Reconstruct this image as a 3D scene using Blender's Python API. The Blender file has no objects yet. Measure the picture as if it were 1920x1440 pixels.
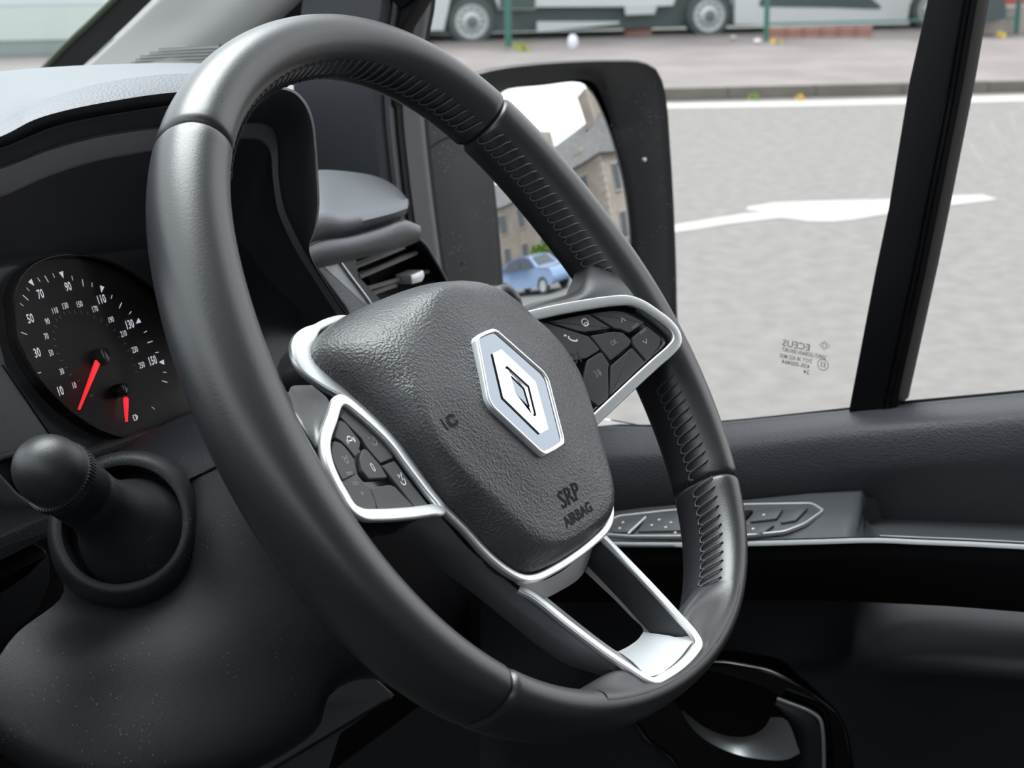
import bpy, bmesh, math, random
from mathutils import Vector, Matrix
from mathutils.bvhtree import BVHTree
random.seed(4)
# ---------------------------------------------------------------- camera (wheel centre is the origin, x = lateral, y = forward, z = up)
F = 2830.0
RV = Matrix(((0.52968874, -0.84812, -0.01049), (-0.25648893, -0.14836, -0.95509), (0.80848207, 0.50860, -0.29612)))
T = math.radians(36)
ROT = Matrix(((0.5296887439068168, -0.5070140012785764, 0.6799754680030055), (-0.2564889266612629, -0.8598900314513078, -0.44136443480509546), (0.8084820746798111, 0.059379595132972335, -0.5855175476476104)))
TR = Vector((-0.013628397970873495, -0.010825214609920732, 0.7695909284566768))
B = Matrix(((1, 0, 0), (0, math.sin(T), -math.cos(T)), (0, math.cos(T), math.sin(T))))
CAM = B @ (-(ROT.transposed() @ TR))
RV = ROT @ B.transposed()
RVT = RV.transposed()
scene = bpy.context.scene
COL = scene.collection
cd = bpy.data.cameras.new('camera'); cam = bpy.data.objects.new('camera', cd); COL.objects.link(cam)
cd.sensor_width = 36; cd.lens = F / 1920 * 36; cd.clip_start = 0.02; cd.clip_end = 500
M3 = Matrix((RV[0], -RV[1], -RV[2])).transposed()
cam.matrix_world = Matrix.Translation(CAM) @ M3.to_4x4()
cd.dof.use_dof = True; cd.dof.focus_distance = 0.78; cd.dof.aperture_fstop = 18
scene.camera = cam
# ---------------------------------------------------------------- sky, exposure
w = bpy.data.worlds.new('World'); scene.world = w; w.use_nodes = True
nt = w.node_tree; nt.nodes.clear()
out = nt.nodes.new('ShaderNodeOutputWorld'); bg = nt.nodes.new('ShaderNodeBackground')
tc = nt.nodes.new('ShaderNodeTexCoord'); nz = nt.nodes.new('ShaderNodeTexNoise'); rp = nt.nodes.new('ShaderNodeValToRGB')
nz.inputs['Scale'].default_value = 2.2; nz.inputs['Detail'].default_value = 6
rp.color_ramp.elements[0].position = .35; rp.color_ramp.elements[0].color = (.66, .73, .80, 1)
rp.color_ramp.elements[1].position = .65; rp.color_ramp.elements[1].color = (.98, 1.0, 1.04, 1)
nt.links.new(tc.outputs['Generated'], nz.inputs['Vector']); nt.links.new(nz.outputs['Fac'], rp.inputs['Fac'])
nt.links.new(rp.outputs['Color'], bg.inputs['Color']); nt.links.new(bg.outputs[0], out.inputs[0])
bg.inputs['Strength'].default_value = 0.95
sd = bpy.data.lights.new('sun', 'SUN'); sun = bpy.data.objects.new('sun', sd); COL.objects.link(sun)
sd.energy = 2.8; sd.angle = math.radians(50); sd.color = (.96, .98, 1)
sun.rotation_mode = 'QUATERNION'; sun.rotation_quaternion = Vector((.22, .38, .90)).to_track_quat('Z', 'Y')
vs = scene.view_settings; vs.view_transform = 'Standard'; vs.look = 'None'; vs.gamma = 1; vs.exposure = 1.3
vs.use_curve_mapping = False
GZ = CAM.z - 1.8
# ---------------------------------------------------------------- projection helpers
def ray(px, py): return RVT @ Vector(((px - 960) / F, (py - 720) / F, 1.0))
def pln(p, p0, n):
    d = ray(p[0], p[1]); s = (Vector(p0) - CAM).dot(n) / d.dot(n); return CAM + d * s
def PX(px, py, x): return pln((px, py), (x, 0, 0), Vector((1, 0, 0)))
def PY(px, py, y): return pln((px, py), (0, y, 0), Vector((0, 1, 0)))
def PZ(px, py, z): return pln((px, py), (0, 0, z), Vector((0, 0, 1)))
def PXs(pts, x): return [PX(a, b, x) for a, b in pts]
def PYs(pts, y): return [PY(a, b, y) for a, b in pts]
class Fr:
    def __init__(s, o, U, V): s.o = Vector(o); s.U = Vector(U).normalized(); V = Vector(V); s.N = s.U.cross(V).normalized(); s.V = s.N.cross(s.U)
    def uv(s, p, h=0):
        q = pln(p, s.o + s.N * h, s.N) - s.o; return (q.dot(s.U), q.dot(s.V))
    def tr(s, ps, h=0): return [s.uv(p, h) for p in ps]
    def w(s, u, v, h=0): return s.o + s.U * u + s.V * v + s.N * h
    def px(s, p, h=0): return s.w(*s.uv(p, h), h)
WU, WV = Vector((1, 0, 0)), Vector((0, math.sin(T), math.cos(T)))
FW = Fr((0, 0, 0), WU, WV)
# ---------------------------------------------------------------- curves
def cr(pts, n, closed=False, k=None):
    """centripetal-ish Catmull-Rom through the points, n samples by arc length"""
    P = [Vector(p) for p in pts]; m = len(P); fine = []
    segs = m if closed else m - 1
    for i in range(segs):
        if closed: a, b, c, d = P[i - 1], P[i], P[(i + 1) % m], P[(i + 2) % m]
        else:
            b, c = P[i], P[i + 1]; a = P[i - 1] if i > 0 else b * 2 - c; d = P[i + 2] if i + 2 < m else c * 2 - b
        t1 = max((b - a).length, 1e-6) ** .5; t2 = max((c - b).length, 1e-6) ** .5; t3 = max((d - c).length, 1e-6) ** .5
        m1 = (c - b) + t2 * ((b - a) / t1 - (c - a) / (t1 + t2)); m2 = (c - b) + t2 * ((d - c) / t3 - (d - b) / (t2 + t3))
        for j in range(12):
            t = j / 12; t_2 = t * t; t_3 = t_2 * t
            fine.append((2 * t_3 - 3 * t_2 + 1) * b + (t_3 - 2 * t_2 + t) * m1 + (-2 * t_3 + 3 * t_2) * c + (t_3 - t_2) * m2)
    fine.append(P[0] if closed else P[-1])
    return resample(fine, n, closed)
def resample(fine, n, closed=False):
    L = [0.0]
    for i in range(1, len(fine)): L.append(L[-1] + (fine[i] - fine[i - 1]).length)
    res = []; k = 0; cnt = n if closed else n - 1
    for i in range(n):
        s = L[-1] * i / cnt
        while k < len(L) - 2 and L[k + 1] < s: k += 1
        e = L[k + 1] - L[k]; t = 0 if e < 1e-12 else (s - L[k]) / e
        res.append(fine[k].lerp(fine[k + 1], t))
    return res
def rnd(poly, r, n=4):
    """round the corners of a 2d polygon"""
    res = []; m = len(poly)
    for i in range(m):
        a, b, c = Vector(poly[i - 1]), Vector(poly[i]), Vector(poly[(i + 1) % m])
        rr = min(r, (a - b).length * .45, (c - b).length * .45)
        p = b + (a - b).normalized() * rr; q = b + (c - b).normalized() * rr
        for j in range(n + 1):
            t = j / n; res.append(tuple(p * (1 - t) ** 2 + b * 2 * t * (1 - t) + q * t * t))
    return res
def area(p): return sum(p[i - 1][0] * p[i][1] - p[i][0] * p[i - 1][1] for i in range(len(p))) / 2
def inset(poly, d):
    m = len(poly); s = 1 if area(poly) > 0 else -1; res = []
    for i in range(m):
        a, b, c = Vector(poly[i - 1]), Vector(poly[i]), Vector(poly[(i + 1) % m])
        e1 = (b - a); e2 = (c - b)
        if e1.length < 1e-9: e1 = e2
        if e2.length < 1e-9: e2 = e1
        e1 = e1.normalized(); e2 = e2.normalized()
        n1 = Vector((-e1.y, e1.x)) * s; n2 = Vector((-e2.y, e2.x)) * s
        nn = n1 + n2
        if nn.length < 1e-6: nn = n1
        nn.normalize(); k = 1 / max(.45, nn.dot(n1))
        res.append(tuple(b + nn * d * k))
    return res
# ---------------------------------------------------------------- mesh building
class MB:
    def __init__(s): s.v = []; s.f = []; s.m = []
    def add(s, vs, fs, mi=0):
        o = len(s.v); s.v += [Vector(a) for a in vs]; s.f += [tuple(i + o for i in f) for f in fs]; s.m += [mi] * len(fs); return s
    def grid(s, rows, cu=False, cv=False, mi=0):
        n = len(rows[0]); m = len(rows); fs = []
        for i in range(m if cv else m - 1):
            for j in range(n if cu else n - 1):
                a = i * n + j; b = i * n + (j + 1) % n; c = ((i + 1) % m) * n + (j + 1) % n; d = ((i + 1) % m) * n + j
                fs.append((a, b, c, d))
        return s.add([p for r in rows for p in r], fs, mi)
    def sweep(s, path, sec, up, closed=False, caps=True, mi=0):
        """sec: list of 2d (side, up) or function i -> list; up: Vector or list"""
        n = len(path); rows = []
        for i, p in enumerate(path):
            a = path[i - 1] if (i > 0 or closed) else p; b = path[(i + 1) % n] if (i < n - 1 or closed) else p
            t = (b - a).normalized(); u = up[i] if isinstance(up, list) else up
            sd = t.cross(u).normalized(); uu = sd.cross(t).normalized()
            sc = sec(i) if callable(sec) else sec
            rows.append([p + sd * x + uu * y for x, y in sc])
        s.grid(rows, True, closed, mi)
        if caps and not closed:
            k = len(rows[0]); o = len(s.v) - n * k
            s.f.append(tuple(o + j for j in range(k))[::-1]); s.f.append(tuple(o + (n - 1) * k + j for j in range(k))); s.m += [mi, mi]
        return s
    def plate(s, fr, poly, h0, h1, bev=0, bn=2, mi=0, bottom=True, inset_total=None):
        """extruded polygon in frame fr (poly in uv), rounded top edge"""
        if area(poly) < 0: poly = poly[::-1]
        rings = [[fr.w(u, v, h0) for u, v in poly]]
        if bev:
            for j in range(bn + 1):
                a = math.pi / 2 * j / bn
                q = inset(poly, bev * (1 - math.cos(a))); rings.append([fr.w(u, v, h1 - bev + bev * math.sin(a)) for u, v in q])
        else: rings.append([fr.w(u, v, h1) for u, v in poly])
        n = len(poly); o = len(s.v); s.grid(rings, True, False, mi)
        k = (len(rings) - 1) * n
        s.f.append(tuple(o + k + j for j in range(n))); s.m.append(mi)
        if bottom: s.f.append(tuple(o + j for j in range(n))[::-1]); s.m.append(mi)
        return s
    def box(s, c, d, M=None, mi=0):
        vs = [Vector(((i & 1) * 2 - 1, ((i >> 1) & 1) * 2 - 1, ((i >> 2) & 1) * 2 - 1)) for i in range(8)]
        vs = [Vector((a.x * d[0] / 2, a.y * d[1] / 2, a.z * d[2] / 2)) for a in vs]
        if M is not None: vs = [M @ a for a in vs]
        return s.add([a + Vector(c) for a in vs], [(0, 2, 3, 1), (4, 5, 7, 6), (0, 1, 5, 4), (2, 6, 7, 3), (0, 4, 6, 2), (1, 3, 7, 5)], mi)
    def tube(s, path, r, k=8, closed=False, mi=0):
        n = len(path); rows = []; u = Vector((0, 0, 1))
        for i, p in enumerate(path):
            a = path[i - 1] if (i > 0 or closed) else p; b = path[(i + 1) % n] if (i < n - 1 or closed) else p
            t = (b - a).normalized()
            if abs(t.dot(u)) > .95: u = Vector((1, 0, 0)) if abs(t.x) < .9 else Vector((0, 1, 0))
            sd = t.cross(u).normalized(); u = sd.cross(t).normalized()
            rr = r[i] if isinstance(r, (list, tuple)) else r
            rows.append([p + (sd * math.cos(2 * math.pi * j / k) + u * math.sin(2 * math.pi * j / k)) * rr for j in range(k)])
        o = len(s.v); s.grid(rows, True, closed, mi)
        if not closed:
            s.f.append(tuple(o + j for j in range(k))[::-1]); s.f.append(tuple(o + (n - 1) * k + j for j in range(k))); s.m += [mi, mi]
        return s
    def build(s, name, mats, parent=None, sharp=38, smooth=True, sub=0, solid=0, fix=True):
        me = bpy.data.meshes.new(name)
        Mi = parent_mat(parent).inverted() if parent else Matrix.Identity(4)
        org = Vector((0, 0, 0))
        if not parent:
            org = sum(s.v, Vector()) / max(1, len(s.v))
        vs = [Mi @ v - org for v in s.v]
        me.from_pydata(vs, [], s.f)
        if not isinstance(mats, (list, tuple)): mats = [mats]
        for m in mats: me.materials.append(m)
        for p, mi in zip(me.polygons, s.m): p.material_index = mi
        bm = bmesh.new(); bm.from_mesh(me)
        bmesh.ops.remove_doubles(bm, verts=bm.verts, dist=1e-6)
        if fix: bmesh.ops.recalc_face_normals(bm, faces=bm.faces)
        th = math.radians(sharp)
        for f in bm.faces: f.smooth = smooth
        for e in bm.edges:
            if len(e.link_faces) == 2 and e.calc_face_angle(0) > th: e.smooth = False
        bm.to_mesh(me); bm.free()
        o = bpy.data.objects.new(name, me); COL.objects.link(o)
        o.location = org
        WM[o.name] = Matrix.Translation(org) if not parent else parent_mat(parent)
        if parent: o.parent = parent
        if solid: md = o.modifiers.new('solid', 'SOLIDIFY'); md.thickness = solid; md.offset = -1
        if sub: md = o.modifiers.new('sub', 'SUBSURF'); md.levels = sub; md.render_levels = sub
        return o
WM = {}
def parent_mat(p): return WM[p.name]
def tag(o, label=None, cat=None, group=None, kind=None):
    if label: o['label'] = label
    if cat: o['category'] = cat
    if group: o['group'] = group
    if kind: o['kind'] = kind
    return o
def empty(name, loc, label=None, cat=None, group=None, kind=None):
    o = bpy.data.objects.new(name, None); COL.objects.link(o); o.location = loc; o.empty_display_size = .05
    WM[o.name] = Matrix.Translation(Vector(loc)); return tag(o, label, cat, group, kind)
def loft(rows, n=40, closed=False, m=0):
    rs = [cr(r, n, closed) for r in rows]
    if m:
        cols = [cr([r[i] for r in rs], m) for i in range(n)]
        rs = [[cols[i][j] for i in range(n)] for j in range(m)]
    return MB().grid(rs, closed)
# ---------------------------------------------------------------- materials
def mat(name, col, rough=.5, metal=0, spec=.5, bump=None, coat=0, var=None, speck=None, emit=None, sheen=0, dist=.0004):
    m = bpy.data.materials.new(name); m.use_nodes = True; n = m.node_tree; b = n.nodes['Principled BSDF']
    b.inputs['Base Color'].default_value = (*col, 1); b.inputs['Roughness'].default_value = rough; b.inputs['Metallic'].default_value = metal
    b.inputs['Specular IOR Level'].default_value = spec; b.inputs['Coat Weight'].default_value = coat; b.inputs['Coat Roughness'].default_value = .04
    b.inputs['Sheen Weight'].default_value = sheen
    tc = n.nodes.new('ShaderNodeTexCoord')
    if bump:
        kind, sc, st = bump[:3]
        if kind == 'v':
            t = n.nodes.new('ShaderNodeTexVoronoi'); t.feature = 'SMOOTH_F1'; t.inputs['Scale'].default_value = sc; t.inputs['Smoothness'].default_value = .6; src = t.outputs['Distance']
            wz = n.nodes.new('ShaderNodeTexNoise'); wz.inputs['Scale'].default_value = sc * .8
            mx = n.nodes.new('ShaderNodeMixRGB'); mx.blend_type = 'ADD'; mx.inputs[0].default_value = .5 / sc * 1.6
            n.links.new(tc.outputs['Object'], wz.inputs['Vector']); n.links.new(tc.outputs['Object'], mx.inputs[1]); n.links.new(wz.outputs['Color'], mx.inputs[2]); n.links.new(mx.outputs[0], t.inputs['Vector'])
        else:
            t = n.nodes.new('ShaderNodeTexNoise'); t.inputs['Scale'].default_value = sc; t.inputs['Detail'].default_value = 3; src = t.outputs['Fac']; n.links.new(tc.outputs['Object'], t.inputs['Vector'])
        if len(bump) > 3:
            mp = n.nodes.new('ShaderNodeMapping'); mp.inputs['Scale'].default_value = bump[3]; n.links.new(tc.outputs['Object'], mp.inputs[0]); n.links.new(mp.outputs[0], t.inputs['Vector'])
        bp = n.nodes.new('ShaderNodeBump'); bp.inputs['Strength'].default_value = st; bp.inputs['Distance'].default_value = dist
        n.links.new(src, bp.inputs['Height']); n.links.new(bp.outputs[0], b.inputs['Normal'])
    if var:
        sc, c2, lo, hi = var
        t = n.nodes.new('ShaderNodeTexNoise'); t.inputs['Scale'].default_value = sc; t.inputs['Detail'].default_value = 5
        r = n.nodes.new('ShaderNodeValToRGB'); r.color_ramp.elements[0].position = lo; r.color_ramp.elements[1].position = hi
        r.color_ramp.elements[0].color = (*col, 1); r.color_ramp.elements[1].color = (*c2, 1)
        n.links.new(tc.outputs['Object'], t.inputs['Vector']); n.links.new(t.outputs['Fac'], r.inputs[0])
        last = r.outputs[0]
        if speck:
            last = add_speck(n, tc, last, speck)
        n.links.new(last, b.inputs['Base Color'])
    elif speck:
        rgb = n.nodes.new('ShaderNodeRGB'); rgb.outputs[0].default_value = (*col, 1)
        n.links.new(add_speck(n, tc, rgb.outputs[0], speck), b.inputs['Base Color'])
    if emit: b.inputs['Emission Color'].default_value = (*emit[0], 1); b.inputs['Emission Strength'].default_value = emit[1]
    return m
def add_speck(n, tc, base, speck):
    sc, th, c = speck
    t = n.nodes.new('ShaderNodeTexVoronoi'); t.inputs['Scale'].default_value = sc
    lt = n.nodes.new('ShaderNodeMath'); lt.operation = 'LESS_THAN'; lt.inputs[1].default_value = th
    wn = n.nodes.new('ShaderNodeTexNoise'); wn.inputs['Scale'].default_value = sc / 12
    gt = n.nodes.new('ShaderNodeMath'); gt.operation = 'GREATER_THAN'; gt.inputs[1].default_value = .52
    mu = n.nodes.new('ShaderNodeMath'); mu.operation = 'MULTIPLY'
    mx = n.nodes.new('ShaderNodeMixRGB'); mx.inputs[2].default_value = (*c, 1)
    n.links.new(tc.outputs['Object'], t.inputs['Vector']); n.links.new(tc.outputs['Object'], wn.inputs['Vector'])
    n.links.new(t.outputs['Distance'], lt.inputs[0]); n.links.new(wn.outputs['Fac'], gt.inputs[0])
    n.links.new(lt.outputs[0], mu.inputs[0]); n.links.new(gt.outputs[0], mu.inputs[1])
    n.links.new(mu.outputs[0], mx.inputs[0]); n.links.new(base, mx.inputs[1]); return mx.outputs[0]
def glassmat(name, tint, ior=1.25):
    m = bpy.data.materials.new(name); m.use_nodes = True; n = m.node_tree; n.nodes.clear()
    o = n.nodes.new('ShaderNodeOutputMaterial'); tr = n.nodes.new('ShaderNodeBsdfTransparent'); g = n.nodes.new('ShaderNodeBsdfGlossy'); mx = n.nodes.new('ShaderNodeMixShader')
    tr.inputs[0].default_value = (*tint, 1); g.inputs['Roughness'].default_value = .02; g.inputs[0].default_value = (1, 1, 1, 1)
    fr = n.nodes.new('ShaderNodeFresnel'); fr.inputs[0].default_value = ior
    n.links.new(fr.outputs[0], mx.inputs[0]); n.links.new(tr.outputs[0], mx.inputs[1]); n.links.new(g.outputs[0], mx.inputs[2]); n.links.new(mx.outputs[0], o.inputs[0])
    return m
MT = dict(
    leather=mat('leather', (.024, .025, .029), .38, spec=.95, bump=('n', 900, .22), dist=.0003),
    stitch=mat('thread', (.10, .105, .115), .5),
    pad=mat('grained_pad', (.054, .056, .062), .44, spec=.8, bump=('v', 760, .6), dist=.0006),
    plastic=mat('dark_plastic', (.02, .022, .026), .45, spec=.8, bump=('n', 1500, .3)),
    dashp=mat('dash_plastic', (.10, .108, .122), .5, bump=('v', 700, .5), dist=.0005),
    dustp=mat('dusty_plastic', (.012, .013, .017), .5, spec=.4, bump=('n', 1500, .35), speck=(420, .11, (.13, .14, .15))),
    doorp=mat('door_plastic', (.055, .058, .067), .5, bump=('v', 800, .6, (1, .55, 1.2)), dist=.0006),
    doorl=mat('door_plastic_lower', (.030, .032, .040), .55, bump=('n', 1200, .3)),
    armr=mat('armrest_plastic', (.085, .091, .10), .42, bump=('n', 1500, .2)),
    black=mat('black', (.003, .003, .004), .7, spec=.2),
    gblack=mat('gloss_black', (.006, .006, .007), .12),
    button=mat('button_rubber', (.055, .055, .06), .5, bump=('n', 1600, .15)),
    chrome=mat('satin_chrome', (.90, .93, .95), .36, .85),
    mirrorc=mat('polished_chrome', (.80, .83, .86), .05, 1),
    plate=mat('dark_mirror', (.30, .335, .38), .03, 1),
    satin=mat('satin_silver', (.62, .61, .61), .4, .4),
    satin2=mat('bright_silver', (.85, .88, .91), .38, .5),
    white=mat('print_white', (.88, .88, .9), .6), grey=mat('print_grey', (.3, .3, .32), .6),
    engr=mat('engraving', (.004, .004, .004), .8),
    red=mat('needle_red', (.9, .02, .03), .4, emit=((1, .02, .03), .5)),
    trimw=mat('pillar_trim', (.30, .295, .285), .7, bump=('n', 900, .3)),
    brushed=mat('brushed_trim', (.40, .42, .45), .42, .5, bump=('n', 220, .8, (1, 8, 8))),
    rubber=mat('rubber', (.004, .004, .005), .6, spec=.25),
    housing=mat('mirror_housing', (.012, .013, .015), .5, bump=('n', 900, .4), speck=(230, .13, (.20, .22, .25))),
    glass=glassmat('window_glass', (.95, .94, .925), 1.2), wglass=glassmat('windscreen_glass', (.92, .95, .93), 1.08),
    clear=glassmat('clear_lens', (.97, .97, .97), 1.06),
    shelf=mat('shelf_plastic', (.15, .158, .174), .5, bump=('v', 700, .5), dist=.0005), hlip=mat('hood_lip_plastic', (.30, .31, .33), .5, bump=('n', 1500, .3)), lip=mat('lip_highlight', (.50, .52, .54), .4),
    lit=mat('glow_print', (.88, .88, .9), .6, emit=((.9, .9, 1), .22)), hood=mat('hood_plastic', (.085, .09, .10), .5, bump=('n', 1500, .3)),  # dial print has a slight glow added so it reads under the hood
)
# ================================================================ STEERING WHEEL
SW = empty('steering_wheel', (0, 0, 0), 'black leather three-spoke steering wheel with silver trim and diamond badge', 'steering wheel')
R0 = .17676679588; HC = [(2, -.01353817, .00151529), (3, -.00167315, -.00215482), (4, -.00135598, -.0000372), (5, .00082313, -.00021676), (6, .00079039, -.00012497)]
def rimc(th):
    r = R0 + sum(c * math.cos(k * th) + s * math.sin(k * th) for k, c, s in HC)
    return Vector((r * math.cos(th), .00145 + r * math.sin(th)))
def rim_point(th, ph, grow=0):
    """point on the rim surface: ph=0 outward, 90 deg toward the driver"""
    c = rimc(th); d = (rimc(th + .01) - rimc(th - .01)).normalized(); n = Vector((d.y, -d.x))
    a = .0152333 + .00311489 * math.sin(th) + .00294544 * math.cos(2 * th) + grow; b = .0204235 - .0007821 * math.sin(th) + grow
    cx = math.cos(ph); sx = math.sin(ph)
    e = .92; sgx = math.copysign(abs(cx) ** e, cx); sgs = math.copysign(abs(sx) ** e, sx)
    p = c + n * a * sgx; return FW.w(p.x, p.y, -.00524 + b * sgs)
seams = [math.radians(a) for a in (130.1 - 4.5, 46, -42.5, -131.5)]   # top-left, top-right, bottom-right, bottom-left
def rim_section(t0, t1, label):
    mb = MB(); n = max(40, int(abs(t1 - t0) / math.radians(1.5))); K = 40; rows = []
    for i in range(n + 1):
        u = i / n; g = 0; e = min(u, 1 - u) * abs(t1 - t0) * .18
        if e < .0022: g = -.0011 * (1 - e / .0022) ** 2
        th = t0 + (t1 - t0) * u
        rows.append([rim_point(th, 2 * math.pi * j / K, g) for j in range(K)])
    # closely spaced rows near each end for the pinched seam
    ends = []
    for q in (0, .0006, .0013, .0022, .004): ends.append(q)
    rows = []; L = abs(t1 - t0) * .18
    us = [q / L for q in ends] + [(.004 + (L - .008) * k / n) / L for k in range(1, n)] + [1 - q / L for q in reversed(ends)]
    for u in us:
        e = min(u, 1 - u) * L; g = -.0022 * max(0, 1 - e / .0030) ** 1.5
        th = t0 + (t1 - t0) * u
        rows.append([rim_point(th, 2 * math.pi * j / K, g) for j in range(K)])
    mb.grid(rows, True); o = len(rows) - 1
    mb.f.append(tuple(range(K))); mb.f.append(tuple(o * K + j for j in range(K))[::-1]); mb.m += [0, 0]
    return mb.build('rim_section', MT['leather'], SW, sharp=60)
TL, TRr, BR, BL = seams
SECT = [rim_section(TRr, TL, 0), rim_section(TL, BL + 2 * math.pi, 0), rim_section(BR, TRr, 0), rim_section(BL, BR, 0)]
# lacing on the inner face: each stitch a slanted loop of thread
def lace(parent, a0, a1, ph0=math.radians(178), span=math.radians(38)):
    L = abs(a1 - a0) * .155; n = int(L / .0052)
    for i in range(n):
        t = a0 + (a1 - a0) * i / n; dt = (a1 - a0) / n
        pts = [rim_point(t, ph0 - span * .5, .0004), rim_point(t + dt * .25, ph0 - span * .32, .0011), rim_point(t + dt * .65, ph0 + span * .3, .0011), rim_point(t + dt * .9, ph0 + span * .5, .0004),
               rim_point(t + dt * 1.35, ph0 + span * .5, .0009), rim_point(t + dt * 1.5, ph0 + span * .36, .0002)]
        pts = cr(pts, 9)
        mb = MB(); mb.tube(pts, .00052, 5); mb.build('stitch', MT['stitch'], parent, sharp=80)
lace(SECT[0], TRr + .03, TL + .1, math.radians(172)); lace(SECT[2], math.radians(5), TRr - .02, math.radians(162)); lace(SECT[2], math.radians(-20), BR + .02, math.radians(161)); lace(SECT[3], BR - .01, math.radians(-67), math.radians(161)); lace(SECT[3], math.radians(-104), math.radians(-112), math.radians(160))
# ---- frames of the tilted faces
FP = Fr(FW.w(0, 0, -.013), WU, WV)
FE = Fr(FW.w(0, 0, .0105), WU, WV)
WN = FW.N
FR = Fr(FW.w(.141, 0, .019), FW.U * .075 + WN * .026, WV)
FL = Fr(FW.w(-.153, 0, .009), FW.U * .075 - WN * .018, WV)
FD = Fr(FW.w(0, -.181, .015), WU, WV * .072 - WN * .033)
# ---- airbag cover
half3 = [(0, 57, -35), (20, 57, -35), (36, 56, -35), (57, 52.7, -35), (70, 48, -35), (75.5, 42.6, -34), (77, 37, -33), (76, 26.3, -29), (73.8, 13.5, -24), (72.7, -.5, -19), (72, -15.5, -15), (70.6, -33, -13.5), (68, -51, -13), (62, -65.5, -13), (57, -81, -13), (51, -92, -13), (44, -99.5, -13), (36, -103, -13), (18, -105, -13), (0, -105.5, -13)]
PAD3 = [tuple(c / 1000 for c in p) for p in half3] + [(-x / 1000, y / 1000, z / 1000) for x, y, z in half3[-2:0:-1]]
PADO = [p[:2] for p in PAD3]
plat = [(0, 42), (12, 39), (25.5, 28.5), (38, 19), (51, 10.5), (62, 1), (67, -12), (67, -27), (62, -40), (54, -55), (46, -70), (39, -84), (31, -93), (20, -97), (0, -98)]
PLAT = [(x / 1000, y / 1000) for x, y in plat] + [(-x / 1000, y / 1000) for x, y in plat[-2:0:-1]]
def polar(poly, cy, n=144):
    c = Vector((0, cy)); P = [Vector(p) - c for p in poly]; res = []
    for i in range(n):
        a = 2 * math.pi * i / n; d = Vector((math.cos(a), math.sin(a))); best = .02
        for j in range(len(P)):
            p, q = P[j - 1], P[j]; e = q - p; den = d.x * e.y - d.y * e.x
            if abs(den) < 1e-12: continue
            t = (p.x * e.y - p.y * e.x) / den; s = (p.x * d.y - p.y * d.x) / den
            if 0 <= s <= 1 and t > 0: best = t
        res.append(best)
    k = [res[i - 1] * .25 + res[i] * .5 + res[(i + 1) % n] * .25 for i in range(n)]
    return k
CY = -.025
po, pp = polar(PADO, CY), polar(PLAT, CY)
def zedge():
    n = 144; res = []
    ang = [(math.atan2(y - CY, x) % (2 * math.pi), z) for x, y, z in PAD3]; ang.sort(); ang = [(ang[-1][0] - 2 * math.pi, ang[-1][1])] + ang + [(ang[0][0] + 2 * math.pi, ang[0][1])]
    for i in range(n):
        a = 2 * math.pi * i / n
        for k in range(len(ang) - 1):
            if ang[k][0] <= a <= ang[k + 1][0]:
                t = (a - ang[k][0]) / max(1e-9, ang[k + 1][0] - ang[k][0]); res.append(ang[k][1] * (1 - t) + ang[k + 1][1] * t); break
    return res
ze = zedge()
def pad_mesh():
    n = 144; rows = []
    dirs = [Vector((math.cos(2 * math.pi * i / n), math.sin(2 * math.pi * i / n))) for i in range(n)]
    for dz in (-.008, 0):
        rows.append([FW.w(*(dirs[i] * po[i] + Vector((0, CY))), ze[i] + dz) for i in range(n)])
    for t, k in ((.03, .14), (.10, .30), (.22, .48), (.38, .66), (.56, .82), (.76, .94), (.9, .985)):
        rows.append([FW.w(*(dirs[i] * (po[i] * (1 - t) + pp[i] * t) + Vector((0, CY))), ze[i] * (1 - k) + .0026 * k) for i in range(n)])
    for fr_, h in ((1.0, .0027), (.93, .0033), (.82, .0038), (.68, .0056), (.5, .0070), (.3, .0078), (.12, .0081)):
        rows.append([FW.w(pp[i] * fr_ * math.cos(2 * math.pi * i / n), CY + pp[i] * fr_ * math.sin(2 * math.pi * i / n), h) for i in range(n)])
    mb = MB().grid(rows, True); o = (len(rows) - 1) * n
    mb.f.append(tuple(o + j for j in range(n))); mb.m.append(0)
    return mb
pm = pad_mesh()
PAD = pm.build('airbag_cover', MT['pad'], SW, sharp=70); PAD['label'] = 'grained black airbag cover'
padb = BVHTree.FromPolygons([tuple(v) for v in pm.v], pm.f)
# ---- emblem
emb_h = [(0, 13.6), (7.5, 13.2), (10, 11.6), (27.3, -18), (27.6, -23), (12, -54), (9.5, -56.4), (0, -56.8)]
def sym(h): return [(x / 1000, y / 1000) for x, y in h] + [(-x / 1000, y / 1000) for x, y in h[::-1] if x > 0]
EO = rnd(sym(emb_h), .003)
def ring(mb, fr, outer, wd, h0, h1, bev, mi=0):
    """a raised frame following a closed outline"""
    if area(outer) < 0: outer = outer[::-1]
    seq = [(0, h0), (0, h1 - bev), (bev * .4, h1 - bev * .3), (bev, h1), (wd - bev, h1), (wd - bev * .4, h1 - bev * .3), (wd, h1 - bev), (wd, h0)]
    rows = [[fr.w(u, v, h) for u, v in inset(outer, d)] for d, h in seq]
    mb.grid(rows, True, True, mi); return mb
EMB = MB()
EMB.plate(FE, inset(EO, .001), -.008, -.0012)
EM = EMB.build('badge', MT['plate'], SW); EM['label'] = 'mirror-bright badge plate'
FB = MB(); ring(FB, FE, EO, .0024, -.008, -.0001, .0008); FB.build('badge_frame', MT['chrome'], EM)
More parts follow.
